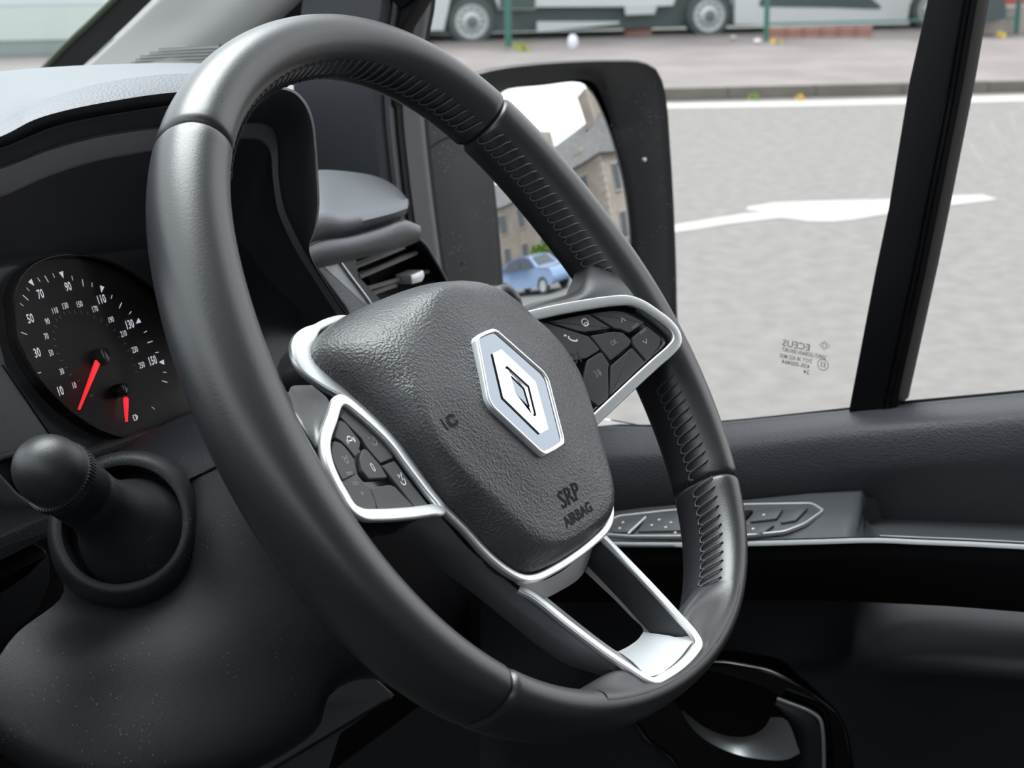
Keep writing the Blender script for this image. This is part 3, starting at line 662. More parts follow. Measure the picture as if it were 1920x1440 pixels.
MB().plate(FS, FS.tr([(-20, 880), (0, 856), (56, 850), (56, 930), (26, 922)], -.008), -.02, -.008).build('switch_recess', MT['dustp'], DB)
FK = Fr(PY(50, 1020, .20), (1, 0, 0), (0, -.3, 1))
MB().plate(FK, rnd(FK.tr([(-200, 1090), (0, 1008), (100, 966), (130, 960), (130, 990), (0, 1056), (-200, 1150)]), .004), -.03, 0, .003).build('lower_trim', MT['doorp'], DB)
MB().plate(FK, rnd(FK.tr([(-200, 1190), (0, 1118), (60, 1078), (100, 1036), (107, 1060), (106, 1100), (83, 1153), (30, 1200), (-200, 1260)]), .004), -.03, -.004, .003).build('pocket_cover', MT['dustp'], DB)
MB().plate(Fr((-.2, .24, -.1), (1, 0, 0), (0, -.1, 1)), [(-.25, -.4), (.12, -.4), (.12, .05), (-.25, .08)], -.02, 0).build('knee_panel', MT['black'], DB)
# grey panel at the bottom with its bolt
FQ = Fr(PY(600, 1380, .16), (1, 0, 0), (0, -.35, 1))
MB().plate(FQ, rnd(FQ.tr([(617, 1292), (688, 1256), (742, 1304), (640, 1378), (620, 1440), (600, 1500), (380, 1520), (480, 1440), (500, 1420), (540, 1395), (576, 1366), (600, 1335)]), .002), -.03, 0, .003).build('knee_trim', MT['armr'], DB)
bo = FQ.px((491, 1416), .004)
lathe(MB(), bo, FQ.N, [(-.003, .0032), (.0005, .0032), (.0018, .0024), (.0024, .0008), (.0025, .0001)], 14).build('bolt', MT['mirrorc'], DB)['label'] = 'shiny fixing bolt'
MB().tube(cr([FQ.px(p, .002) for p in [(420, 1450), (470, 1425), (520, 1392), (545, 1372)]], 12), .0006, 5).build('panel_edge', MT['satin'], DB)
# ================================================================ INSTRUMENT CLUSTER
FC = Fr((0, .235, 0), (1, 0, 0), (0, math.sin(math.radians(18)), math.cos(math.radians(18))))
IC = empty('instrument_cluster', FC.px((183, 685)), 'instrument cluster with round speedometer and two red needles', 'instrument cluster')
MB().plate(FC, FC.tr([(-300, 540), (0, 470), (300, 420), (470, 430), (560, 560), (560, 720), (420, 760), (200, 840), (0, 900), (-300, 950)], -.008), -.02, -.008).build('cluster_panel', mat('cluster_panel', (.06, .063, .072), .3, bump=('n', 400, .05)), IC)
pv = FC.uv((187, 676)); pt = lambda p, h=0: FC.uv(p, h)
def dd(p): q = FC.uv(p); return math.hypot(q[0] - pv[0], q[1] - pv[1])
RT = sum(dd(p) for p in ((60, 530), (117, 515), (191, 542), (259, 603), (303, 679))) / 5
face_px = [(22, 590), (18, 560), (35, 520), (70, 494), (120, 484), (180, 492), (240, 520), (300, 570), (350, 640), (390, 720), (400, 780), (330, 800), (240, 822), (200, 816), (146, 790), (102, 755), (58, 702), (29, 644)]
fa = [tuple(q[:2]) for q in cr([(*FC.uv(p, -.004), 0) for p in face_px], 60, True)]
DF = MB().plate(FC, fa, -.0078, -.004).build('dial_face', mat('dial_face', (.007, .007, .009), .45, speck=(900, .12, (.03, .03, .035))), IC)
mb = MB(); ring(mb, FC, [(u + (u - pv[0]) * .03, v + (v - pv[1]) * .03) for u, v in fa], .0016, -.0078, .0016, .0006); mb.build('dial_rim', MT['gblack'], IC, sharp=60)
ang = []
for s_, p in (('10', (113, 734)), ('30', (70, 662)), ('50', (57, 598)), ('70', (76, 552)), ('90', (128, 538)), ('110', (190, 562)), ('130', (243, 609)), ('150', (286, 677))):
    text_at('numeral', s_, .0072, FC, FC.uv(p, -.0036), -.0036, MT['lit'], DF, bold=.00012, sx=.62)
for s_, p in (('10', (139, 723)), ('30', (116, 697)), ('50', (96, 662)), ('70', (87, 631)), ('90', (89, 603)), ('110', (103, 583)), ('130', (122, 574)), ('150', (149, 571)), ('170', (178, 580)), ('190', (208, 600)), ('210', (232, 626)), ('230', (253, 656)), ('250', (266, 685))):
    text_at('numeral', s_, .0049, FC, FC.uv(p, -.0036), -.0036, MT['lit'], DF, bold=.00005, sx=.62)
def tick(px, ln, wd, m=MT['lit']):
    u, v = FC.uv(px, -.0036); a = math.atan2(v - pv[1], u - pv[0]); d = Vector((math.cos(a), math.sin(a))); n = Vector((-d.y, d.x)) * wd / 2; c = Vector((u, v))
    MB().add([FC.w(*q, -.0036) for q in (c - d * ln / 2 - n, c - d * ln / 2 + n, c + d * ln / 2 + n, c + d * ln / 2 - n)], [(0, 1, 2, 3)]).build('tick', m, DF, fix=False)
for a, b in ((300, 285), (165, 405), (533, 310), (775, 455), (965, 690), (1060, 945), (155, 635), (245, 890)): tick((a / 3.43, 440 + b / 3.43), .0042, .0005)
for a, b in ((250, 290), (345, 262), (180, 352), (465, 280), (592, 322), (718, 400), (838, 502), (935, 625), (1010, 757), (1060, 885), (140, 450), (985, 1115)): tick((a / 3.43, 440 + b / 3.43), .0026, .0004)
for a, b in ((505, 940), (455, 900), (425, 855), (395, 810), (372, 765), (355, 715), (350, 672), (345, 625), (358, 590), (365, 550), (388, 530), (412, 505), (447, 500), (482, 495), (522, 500), (565, 505), (607, 527), (653, 550), (690, 580), (735, 615), (765, 660), (803, 700), (825, 748), (850, 795), (862, 838), (878, 882)): tick((a / 3.43, 440 + b / 3.43), .0020, .0004, G_)
for a, b in ((205, 310), (400, 258), (655, 350), (888, 560), (1040, 820)):
    u, v = FC.uv((a / 3.43, 440 + b / 3.43), -.0036); an = math.atan2(v - pv[1], u - pv[0]); d = Vector((math.cos(an), math.sin(an))); n = Vector((-d.y, d.x)) * .0016; c = Vector((u, v))
    MB().add([FC.w(*q, -.0036) for q in (c - d * .0022, c + d * .0018 - n, c + d * .0018 + n)], [(0, 1, 2)]).build('marker', MT['lit'], DF, fix=False)
def needle(base, tip, w0, w1):
    b, t = Vector(FC.uv(base, .002)), Vector(FC.uv(tip, .0005)); d = (t - b).normalized(); n = Vector((-d.y, d.x))
    poly = [tuple(b + n * w0), tuple(b - d * .001), tuple(b - n * w0), tuple(t - n * w1), tuple(t + n * w1)]
    MB().plate(FC, poly, .0004, .002, .0004).build('needle', MT['red'], IC)
needle((187, 673), (147, 768), .0017, .0004); needle((238, 747), (236, 791), .0015, .0004)
for p, r in (((193, 668), .0052), ((231, 731), .004)):
    u, v = FC.uv(p, .002); MB().plate(FC, circ(u, v, r, 0, 360, 24), -.004, .0030, .0012).build('needle_cap', MT['gblack'], IC)
text_at('unit_mark', 'MPH', .0022, FC, FC.uv((172, 742), -.0036), -.0036, G_, DF, sx=.7)
u, v = FC.uv((253, 783), -.0036); stroke_mesh(FC, [([(u - .001, v - .0015), (u + .001, v - .0015), (u + .001, v + .0015), (u - .001, v + .0015)], True), ([(u + .001, v - .0008), (u + .0018, v - .0006), (u + .0018, v + .001)], False)], .0007, -.0036).build('fuel_symbol', MT['lit'], DF, fix=False)
mb = MB().plate(FC, rnd(FC.tr([(-300, 640), (0, 640), (12, 690), (94, 815), (60, 850), (-300, 930)], -.006), .002), -.008, -.006, .0006); DS = mb.build('display', mat('display', (.26, .27, .29), .35), IC)  # colour lightened to stand for sky reflected in the lens
stroke_mesh(FC, [([FC.uv(p, -.0058) for p in ((4, 684), (98, 822))], False)], .0011, -.0058).build('display_edge', MT['black'], IC, fix=False)
for q in (((6, 787), 8), ((38, 768), 7)):
    u, v = FC.uv(q[0], -.0057); stroke_mesh(FC, [(circ(u, v, .0022, -60, 240), False)], .0004, -.0057).build('warning_symbol', G_, DS, fix=False)
# clear lens
LNS = MB().plate(FC, FC.tr([(-300, 560), (0, 490), (300, 450), (450, 470), (520, 600), (420, 752), (204, 814), (0, 862), (-300, 900)], .006), .005, .006).build('clear_cover', MT['clear'], IC)
# ================================================================ STEERING COLUMN
SC = empty('steering_column', FW.w(0, 0, -.12), 'black two-piece steering column shroud behind the wheel', 'steering column')
n0 = [(470, 720), (450, 760), (470, 860), (520, 980), (590, 1090), (680, 1200), (760, 1290)]
rowN = [FW.px(p, -.045) for p in n0]
split_r = [(470, 835), (398, 878), (340, 908), (300, 930)]
upper = [[FW.px(p, z) for p, z in (((480, 700), -.05), ((420, 760), -.07), ((356, 789), -.09), ((290, 822), -.112), ((233, 858), -.13), ((200, 890), -.14))],
         [FW.px(p, z) for p, z in (((490, 760), -.045), ((430, 800), -.058), ((375, 835), -.075), ((310, 860), -.095), ((250, 885), -.112), ((205, 915), -.125))],
         [FW.px(p, z) for p, z in (((500, 815), -.04), ((450, 850), -.052), ((398, 877), -.068), ((340, 905), -.085), ((290, 930), -.098), ((230, 970), -.115))]]
loft([[p + Vector((.02, .03, -.01)) for p in upper[0]]] + upper, 24, m=16).build('upper_shroud', MT['dustp'], SC, sharp=70)
lower = [[FW.px(p, z) for p, z in (((500, 817), -.0405), ((450, 852), -.0525), ((398, 879), -.0685), ((340, 907), -.0885), ((290, 932), -.105), ((230, 972), -.128), ((160, 960), -.135), ((104, 975), -.135))],
         [FW.px(p, z) for p, z in (((560, 930), -.035), ((510, 960), -.045), ((450, 985), -.06), ((390, 1010), -.075), ((330, 1040), -.098), ((240, 1060), -.128), ((160, 1060), -.138), ((103, 1050), -.142))],
         [FW.px(p, z) for p, z in (((640, 1060), -.035), ((590, 1090), -.045), ((520, 1120), -.06), ((440, 1145), -.075), ((350, 1160), -.094), ((250, 1170), -.112), ((180, 1150), -.126), ((120, 1110), -.138))],
         [FW.px(p, z) for p, z in (((720, 1180), -.04), ((660, 1210), -.05), ((580, 1240), -.065), ((470, 1260), -.08), ((350, 1280), -.095), ((230, 1280), -.11), ((120, 1260), -.12), ((20, 1200), -.135))],
         [FW.px(p, z) for p, z in (((760, 1290), -.05), ((688, 1262), -.06), ((617, 1290), -.072), ((592, 1348), -.08), ((535, 1392), -.086), ((430, 1440), -.095), ((240, 1480), -.115), ((100, 1450), -.13), ((-60, 1340), -.145))]]
loft(lower + [[CAM + (p - CAM) * 1.12 for p in lower[-1]]], 40, m=34).build('lower_shroud', MT['dustp'], SC, sharp=70)
MB().tube(cr([p - Vector((.0004, 0, 0)) for p in lower[0][:5]], 24), .0007, 5).build('shroud_joint', MT['black'], SC)
bc = FW.px((232, 985), -.105); tip = FW.px((96, 884), -.080); AX = (tip - bc).normalized()
vd = (CAM - bc).normalized(); BN = (AX * .55 + vd * .75).normalized()
mb = MB(); lathe(mb, bc, BN, [(-.03, .040), (-.012, .0385), (-.002, .0360), (.0035, .0325), (.0045, .0300), (.0035, .0278), (-.004, .0272), (-.012, .0270)], 56); mb.build('stalk_collar', MT['dustp'], SC, sharp=60)
mb = MB(); lathe(mb, bc, BN, [(-.011, .0275), (-.012, .001)], 40); mb.build('stalk_boot', MT['black'], SC)
def stalk(name, a, b, lab, prof, ridged, cap):
    r = empty(name, a, lab, 'stalk'); ax = (b - a).normalized(); L = (b - a).length
    mb = MB(); lathe(mb, a, ax, [(z * L, q) for z, q in prof], 40); mb.build('arm', MT['dustp'], r, sharp=60)
    z0, z1, rr = ridged; mb = MB(); lathe(mb, a, ax, [(z0 * L, rr * .9), (z0 * L, rr), (z1 * L, rr), (z1 * L, rr * .9)], 48); rg = mb.build('twist_ring', MT['plastic'], r, sharp=40)
    sd = ax.cross(Vector((0, 0, 1))).normalized(); u = sd.cross(ax)
    first = None
    for j in range(64):
        an = 2 * math.pi * j / 64; dr = sd * math.cos(an) + u * math.sin(an); tg = ax.cross(dr)
        c = a + ax * ((z0 + z1) / 2 * L) + dr * rr
        M = Matrix((tg, dr, ax)).transposed()
        MB().box(c, (.00078, .0016, (z1 - z0) * L * .95), M).build('ridge', MT['plastic'], rg, smooth=False, fix=False)
    mb = MB(); lathe(mb, a, ax, [(z * L, q) for z, q in cap], 40); mb.build('end_knob', MT['plastic'], r, sharp=60); return r
ST = stalk('indicator_stalk', bc - AX * .016, tip, 'black lighting stalk with round end knob left of the column', [(0, .0285), (.14, .0272), (.26, .0230), (.38, .0175), (.48, .0150), (.56, .0143), (.66, .0147), (.675, .0142), (.69, .0148), (.87, .0152), (.87, .001)], (.87, .935, .0160), [(.935, .001), (.935, .0155), (1.0, .0157)] + [(1.0 + .25 * math.sin(math.radians(a)), .0157 * math.cos(math.radians(a)) + .00001) for a in range(0, 91, 10)])
ra_ = FW.px((890, 592), -.070); rb_ = FW.px((950, 570), -.050)
stalk('wiper_stalk', ra_, rb_, 'dark wiper stalk tip poking out right of the airbag cover', [(0, .0105), (.3, .0122), (.45, .0124), (.45, .001)], (.45, .85, .0127), [(.85, .001), (.85, .0124), (1.05, .0120), (1.25, .0100), (1.36, .006), (1.4, .0004)])
# ================================================================ DRIVER'S DOOR
D1 = empty('door_1', (.45, -.1, -.2), kind='structure')
d0 = [(1000, 838), (1130, 800), (1240, 800), (1370, 790), (1600, 767), (1920, 735), (2400, 690)]
d1 = [(1000, 842), (1130, 806), (1240, 804), (1370, 795), (1600, 772), (1920, 741), (2400, 697)]
d2 = [(1000, 885), (1130, 845), (1240, 838), (1370, 824), (1600, 798), (1920, 770), (2400, 730)]
d3 = [(1000, 895), (1130, 862), (1240, 853), (1370, 840), (1600, 812), (1920, 784), (2400, 745)]
d4 = [(1000, 930), (1130, 915), (1240, 908), (1370, 898), (1600, 880), (1920, 850), (2400, 820)]
d5 = [(1000, 965), (1130, 962), (1240, 952), (1370, 940), (1516, 926), (1620, 908), (1745, 897), (1920, 892), (2400, 880)]
d6 = [(1000, 1000), (1130, 985), (1240, 975), (1370, 965), (1516, 950), (1620, 990), (1745, 1000), (1920, 1010), (2400, 1030)]
rows = [[p + Vector((.02, 0, -.02)) for p in cr(PXs(d0, .468), 60)], cr(PXs(d0, .462), 60), cr(PXs(d1, .456), 60), cr(PXs(d2, .425), 60), cr(PXs(d3, .418), 60), cr(PXs(d4, .412), 60), cr(PXs(d5, .415), 60), cr(PXs(d6, .43), 60)]
rs = [cr([r[i] for r in rows], 40) for i in range(60)]
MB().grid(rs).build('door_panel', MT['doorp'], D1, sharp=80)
# armrest: top, lip with its sky highlight put into the colour, front face
a0 = [(1000, 985), (1100, 968), (1200, 955), (1300, 946), (1395, 940), (1516, 928), (1616, 924), (1619, 950), (1619, 975), (1625, 985), (1662, 988), (1780, 993), (1920, 999), (2400, 1020)]
a1 = [(1000, 1022), (1100, 1013), (1200, 1014), (1300, 1014), (1395, 1012), (1516, 1009), (1616, 1006), (1630, 1006), (1650, 1006), (1680, 1007), (1720, 1009), (1800, 1012), (1920, 1018), (2400, 1045)]
a2 = [(a, b + 7) for a, b in a1]; a3 = [(a, b + 12) for a, b in a1]; a4 = [(a, b + 40) for a, b in a1]
a5 = [(1000, 1130), (1200, 1128), (1403, 1126), (1530, 1126), (1640, 1130), (1780, 1137), (1920, 1148), (2400, 1185)]
A0 = resample(PXs(a0, .41), 90); n = 90
MB().grid([[p + Vector((.03, 0, 0)) for p in A0], A0, cr(PXs(a1, .352), n)]).build('armrest_top', MT['armr'], D1, sharp=50)
A1 = cr(PXs(a1, .352), n)
MB().grid([cr(PXs([(a, b - 3) for a, b in a1], .3600), n), cr(PXs([(a, b - 2) for a, b in a1], .3560), n), cr(PXs([(a, b + 5) for a, b in a1], .3505), n), cr(PXs(a3, .3500), n), cr(PXs(a3, .356), n)]).build('armrest_lip', MT['lip'], D1, sharp=80)['label'] = 'lip along the armrest edge, coloured pale for its sky highlight'
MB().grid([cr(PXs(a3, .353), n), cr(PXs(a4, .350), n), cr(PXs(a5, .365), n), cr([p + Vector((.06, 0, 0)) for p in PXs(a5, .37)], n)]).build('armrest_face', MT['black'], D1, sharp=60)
mb = MB(); pk = [(1619, 924), (1619, 960), (1626, 986), (1650, 987)]
gl = [PX(1622, 930, .41), PX(1624, 984, .41)]; gr_ = [PX(1700, 930, .44), PX(1700, 986, .44)]
# grab pocket
mb.grid([cr([PX(1619, 935, .409), PX(1619, 960, .409), PX(1622, 983, .409)], 8), cr([PX(1623, 932, .409), PX(1623, 960, .409), PX(1626, 984, .409)], 8), cr([PX(1660, 935, .43), PX(1660, 960, .43), PX(1660, 986, .43)], 8), cr([PX(1740, 930, .45), PX(1740, 960, .45), PX(1740, 992, .45)], 8)]).build('grab_pocket_end', MT['armr'], D1)
MB().grid([cr(PXs([(1619, 905), (1745, 893), (1920, 888), (2400, 878)], .432), 20), cr(PXs([(1619, 990), (1745, 1000), (1920, 1006), (2400, 1030)], .435), 20)]).build('grab_pocket', MT['doorl'], D1)
# switch panel on the armrest (its own plane fitted to the armrest top)
pA, pB, pC = PX(1130, 1000, .365), PX(1540, 990, .365), PX(1395, 945, .405)
FA = Fr(pA, pB - pA, pC - pA)
mb = MB().plate(FA, rnd(FA.tr([(1120, 990), (1160, 968), (1250, 958), (1395, 946), (1525, 944), (1548, 958), (1510, 985), (1470, 1000), (1380, 1008), (1180, 1008), (1125, 1004)], .002), .004), -.004, .002, .001); SPn = mb.build('switch_panel', MT['armr'], D1)
mb = MB(); ring(mb, FA, rnd(FA.tr([(1120, 990), (1160, 968), (1250, 958), (1395, 946), (1525, 944), (1548, 958), (1510, 985), (1470, 1000), (1380, 1008), (1180, 1008), (1125, 1004)], .002), .004), .0022, 0, .0036, .0008); mb.build('panel_rim', MT['satin'], SPn)
for q in ([(1145, 988), (1170, 974), (1208, 969), (1188, 996), (1150, 998)], [(1215, 968), (1290, 962), (1280, 994), (1195, 996)], [(1395, 957), (1412, 956), (1402, 968), (1393, 976)], [(1415, 957), (1468, 954), (1456, 972), (1405, 978)], [(1398, 984), (1440, 980), (1452, 984), (1430, 999), (1396, 1000)], [(1474, 954), (1515, 951), (1492, 975), (1462, 980)]):
    MB().plate(FA, rnd(FA.tr(q, .004), .0015), .001, .0042, .0008).build('switch', MT['armr'] if q[0][0] not in (1395,) else MT['black'], SPn)
MB().tube([FA.px((1211, 970), .0045), FA.px((1178, 1001), .0045)], .0009, 6).build('switch_divider', MT['satin2'], SPn)['label'] = 'pale divider bar'
for p in ((1222, 984), (1236, 974), (1248, 988), (1258, 979), (1266, 998), (1168, 979), (1162, 990), (1432, 965), (1412, 991)):
    u, v = FA.uv(p, .0046); MB().plate(FA, circ(u, v, .0011, 0, 360, 8), .004, .0046).build('switch_mark', W_, SPn)
# lower panel with moulded bulge
e0 = [(900, 1100), (1200, 1115), (1403, 1120), (1530, 1120), (1640, 1124), (1780, 1130), (1920, 1140), (2400, 1170)]
e1 = [(900, 1160), (1200, 1165), (1403, 1165), (1560, 1165), (1660, 1180), (1780, 1185), (1920, 1195), (2400, 1215)]
e2 = [(900, 1230), (1200, 1225), (1403, 1225), (1560, 1235), (1650, 1245), (1780, 1250), (1920, 1262), (2400, 1280)]
e3 = [(900, 1270), (1200, 1270), (1403, 1270), (1560, 1275), (1660, 1285), (1780, 1292), (1920, 1300), (2400, 1320)]
e4 = [(900, 1460), (1200, 1470), (1403, 1470), (1560, 1470), (1660, 1475), (1780, 1475), (1920, 1480), (2400, 1480)]
e5 = [(a, b + 500) for a, b in e4]
def PXv(pts, xs): return [PX(a, b, x) for (a, b), x in zip(pts, xs)]
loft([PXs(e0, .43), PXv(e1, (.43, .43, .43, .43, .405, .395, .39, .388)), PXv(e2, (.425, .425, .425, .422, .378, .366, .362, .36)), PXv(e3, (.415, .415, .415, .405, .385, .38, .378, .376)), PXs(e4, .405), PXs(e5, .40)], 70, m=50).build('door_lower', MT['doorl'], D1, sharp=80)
# handle bezel, cup and pull
FH = Fr(PX(1430, 1340, .404), (0, -1, 0), (0, 0, 1))
hb_ = [(1180, 1235), (1358, 1238), (1440, 1252), (1520, 1288), (1572, 1328), (1592, 1370), (1600, 1440), (1600, 1600), (1330, 1600), (1265, 1425), (1215, 1390), (1180, 1340)]
mb = MB(); hp = rnd(FH.tr(hb_), .008); ring(mb, FH, hp, .004, -.02, .005, .002)
MB().plate(FH, inset(hp if area(hp) > 0 else hp[::-1], .003), -.002, .002).build('handle_plate', MT['gblack'], D1)
mb.build('handle_bezel', MT['gblack'], D1, sharp=60)
cup = [(1200, 1240), (1340, 1262), (1420, 1285), (1470, 1312), (1490, 1350), (1480, 1395), (1440, 1412), (1380, 1405), (1330, 1385), (1280, 1335)]
cu_ = rnd(FH.tr(cup, .003), .006); MB().plate(FH, cu_, .001, .003).build('handle_cup', MT['black'], D1)
s0 = [FH.px(p, .022) for p in [(1278, 1334), (1295, 1362), (1330, 1392), (1380, 1414), (1430, 1424), (1475, 1424), (1500, 1412)]]
s1 = [FH.px(p, .013) for p in [(1280, 1332), (1305, 1362), (1345, 1382), (1385, 1392), (1420, 1390), (1450, 1375), (1475, 1350)]]
s2 = [FH.px(p, .0045) for p in [(1282, 1333), (1315, 1360), (1350, 1376), (1385, 1382), (1412, 1378), (1435, 1362), (1445, 1345)]]
loft([s0, s1, s2], 24, m=10).build('handle_scoop', MT['chrome'], D1)['label'] = 'bright metal scoop of the door handle'
t0 = [FH.px(p, .010) for p in [(1458, 1310), (1480, 1318), (1520, 1334), (1537, 1347), (1543, 1372), (1545, 1410), (1545, 1500)]]
MB().sweep(cr(t0, 30), rsec(.003, .003), Vector((-1, 0, 0))).build('handle_edge', MT['chrome'], D1)
lv = [FH.px(p, .009) for p in [(1460, 1313), (1482, 1322), (1518, 1338), (1532, 1352), (1538, 1376), (1540, 1410), (1540, 1500)]]
lw_ = [FH.px(p, .004) for p in [(1456, 1316), (1470, 1340), (1482, 1365), (1490, 1385), (1495, 1405), (1490, 1440), (1490, 1500)]]
loft([lv, [a.lerp(b, .5) - Vector((.006, 0, 0)) for a, b in zip(lv, lw_)], lw_], 24, m=10).build('door_pull', MT['plastic'], D1)
# window frame, glass and divider
FX = Fr((.455, 0, 0), (0, -1, 0), (0, 0, 1))
W1 = empty('window_1', (.47, -.1, .1), kind='structure')
FG = Fr((.474, 0, 0), (0, -1, 0), (0, 0, 1))
pa_, pb_ = FG.uv((1636, 740)), FG.uv((1784, 0)); sl_ = (pb_[0] - pa_[0]) / (pb_[1] - pa_[1]); ub_ = pa_[0] + sl_ * (-.20 - pa_[1]); ut_ = pa_[0] + sl_ * (.74 - pa_[1])
MB().plate(FG, [(-.46, -.20), (ub_, -.20), (ut_, .74), (-.46, .74)], -.003, 0).build('pane', MT['glass'], W1)
MB().plate(FG, [(ub_, -.20), (.90, -.20), (.90, .74), (ut_, .74)], -.003, 0).build('pane', MT['glass'], W1)
MB().plate(FX, FX.tr([(1590, 772), (1640, 510), (1665, 390), (1704, 152), (1738, 0), (1830, -600), (1960, -600), (1833, 0), (1807, 152), (1764, 372), (1736, 510), (1680, 765)]), -.03, 0, .002).build('window_divider', MT['rubber'], W1)
for o_ in (16, 26):
    MB().tube([FX.px(p, .0005) for p in ((1680 - o_, 765), (1736 - o_, 510), (1764 - o_, 372), (1807 - o_, 152), (1833 - o_, 0), (1900 - o_, -300))], .0012, 6).build('divider_bead', MT['gblack'], W1)
MB().tube(cr(PXs([(1690, 757), (1800, 747), (1920, 736), (2300, 700)], .466), 10), .0022, 6).build('window_seal', MT['rubber'], W1)
MB().tube(cr(PXs([(1000, 838), (1130, 802), (1240, 801), (1370, 792), (1600, 768)], .466), 14), .0022, 6).build('window_seal', MT['rubber'], W1)
# glass marking, read from inside so mirrored
GK = mat('glass_print', (.22, .24, .22), .8)
GM = FG.uv((1508, 672), .0004)
def gt(s, size, px, sx=1): text_at('glass_marking', s, size, FG, FG.uv(px, .0006), .0006, GK, W1, rot=2.5 * -1, mirror=True, sx=sx, bold=.00006)
gt('ECEUS', .0078, (1493, 648), 1.05); gt('SAINT-GOBAIN SEKURIT', .0047, (1507, 663), .72); gt('DOT 38 AS2 M30', .0047, (1492, 672.5), .78); gt('43R-000464', .0052, (1492, 683), .92); gt('24', .0050, (1512, 698), 1)
u, v = FG.uv((1543, 684), .0006); stroke_mesh(FG, [(circ(u, v, .0044), True)], .0006, .0006).build('glass_marking', GK, W1, fix=False); gt('E3', .0058, (1543, 684), .8)
u, v = FG.uv((1546, 648), .0006); stroke_mesh(FG, [([(u - .0042, v), (u, v + .0038), (u + .0042, v), (u, v - .0038)], True), (circ(u, v, .0018), True)], .0005, .0006).build('glass_marking', GK, W1, fix=False)
# frame round the front of the door window
TF = empty('trim_1', (.43, .4, .1), kind='structure')
def strip(name, l, r, x0, x1, m, par):
    a, b = cr(PXs(l, x0), 20), cr(PXs(r, x1), 20)
    MB().grid([[p + Vector((.03, 0, 0)) for p in a], a, b, [p + Vector((.03, 0, 0)) for p in b]]).build(name, m, par, sharp=40)
L0 = [(735, -200), (728, 0), (712, 100), (711, 190), (724, 330), (742, 470), (760, 600)]
def off(L, d): return [(a + d, b) for a, b in L]
strip('frame_inner', off(L0, -160), off(L0, -12), .425, .425, mat('frame_grey', (.035, .038, .045), .5), TF)
strip('frame_inner_edge', off(L0, -12), L0, .425, .43, MT['armr'], TF)  # paler strip puts the highlight on the frame edge into colour
strip('seal', L0, off(L0, 10), .435, .437, MT['rubber'], TF); strip('frame_bead', off(L0, 10), off(L0, 18), .434, .436, MT['armr'], TF)
strip('seal', off(L0, 18), off(L0, 32), .444, .444, MT['rubber'], TF); strip('frame_outer', off(L0, 32), off(L0, 44), .450, .452, MT['armr'], TF)
strip('seal', off(L0, 43), off(L0, 52), .455, .46, MT['rubber'], TF)
# dark upper corner of the door frame
MB().plate(Fr((.44, 0, 0), (0, -1, 0), (0, 0, 1)), Fr((.44, 0, 0), (0, -1, 0), (0, 0, 1)).tr([(560, 40), (575, -100), (620, -600), (1150, -600), (860, -140), (786, 0), (752, 54), (735, 110), (740, 200), (700, 220), (640, 160)]), -.02, 0, .002).build('upper_frame', MT['rubber'], TF)
# ================================================================ WINDSCREEN PILLAR
T2 = empty('trim_2', (.45, .6, .1), kind='structure')
p0 = [PX(150, 136, .50), PX(196, 92, .49), PX(245, 46, .48), PX(292, 0, .47), PX(420, -125, .44), PX(560, -260, .42)]
p1 = [PX(240, 130, .46), PX(290, 85, .455), PX(335, 45, .45), PX(385, 0, .44), PX(510, -125, .42), PX(640, -260, .40)]
p2 = [PX(330, 130, .445), PX(380, 90, .44), PX(430, 48, .43), PX(480, 0, .42), PX(590, -125, .40), PX(720, -260, .38)]
p3 = [PX(430, 135, .45), PX(475, 95, .445), PX(515, 48, .435), PX(566, 0, .425), PX(670, -125, .41), PX(800, -260, .39)]
loft([[q + Vector((.03, .02, 0)) for q in p0], p0, p1, p2, p3, [q + Vector((.04, 0, 0)) for q in p3]], 24, m=24).build('pillar_trim', MT['trimw'], T2, sharp=80)['label'] = 'pale textured windscreen pillar trim'
q0 = [(q + Vector((-.002, .02, 0))) for q in [PX(100, 140, .505), PX(152, 86, .495), PX(200, 42, .485), PX(246, -2, .475), PX(372, -125, .445), PX(512, -260, .425)]]
MB().grid([cr(q0, 20), cr([q + Vector((-.004, -.0, .001)) for q in p0], 20)]).build('pillar_seal', MT['rubber'], T2)
MB().tube(cr([q for q in q0], 20), .0035, 8).build('windscreen_bead', mat('olive_bead', (.055, .065, .03), .5), T2)
p3b = [q + Vector((.0, .0, 0)) for q in p3]
MB().grid([cr(p3b, 20), cr([PX(660, 160, .45), PX(690, 90, .445), PX(720, 40, .44), PX(770, 0, .435), PX(880, -125, .42), PX(1000, -260, .40)], 20)]).build('pillar_rear', MT['rubber'], T2)
# ribbed grille at the pillar foot
FGr = Fr(PX(320, 105, .452), PX(380, 90, .44) - PX(240, 120, .46), Vector((-.15, 0, 1)))
go = rnd(FGr.tr([(236, 124), (262, 106), (300, 92), (345, 86), (376, 90), (420, 96), (420, 126)], .004), .003)
GR = MB().plate(FGr, go, -.006, .004, .001).build('grille', MT['trimw'], T2)
for k in range(5):
    y0 = 117 - k * 6.4; xa = 246 + k * 9 + max(0, k - 2) * 8; xb = 412
    MB().tube([FGr.px((xa, y0 + 4), .0042), FGr.px(((xa + xb) / 2, y0), .0046), FGr.px((xb, y0 - 3), .0042)], .0013, 6).build('rib', MT['trimw'], GR)
    MB().tube([FGr.px((xa, y0 + 1), .0041), FGr.px(((xa + xb) / 2, y0 - 3), .0045), FGr.px((xb, y0 - 6), .0041)], .0009, 5).build('rib_gap', MT['armr'], GR)
W2 = empty('window_2', (0, .8, .4), kind='structure')
wb = [Vector((-1.3, .95, .05)), Vector((.52, .9, .05)), Vector((.40, -.02, .79)), Vector((-1.3, .0, .79))]
MB().add(wb, [(0, 1, 2, 3)]).build('windscreen', MT['wglass'], W2, fix=False)
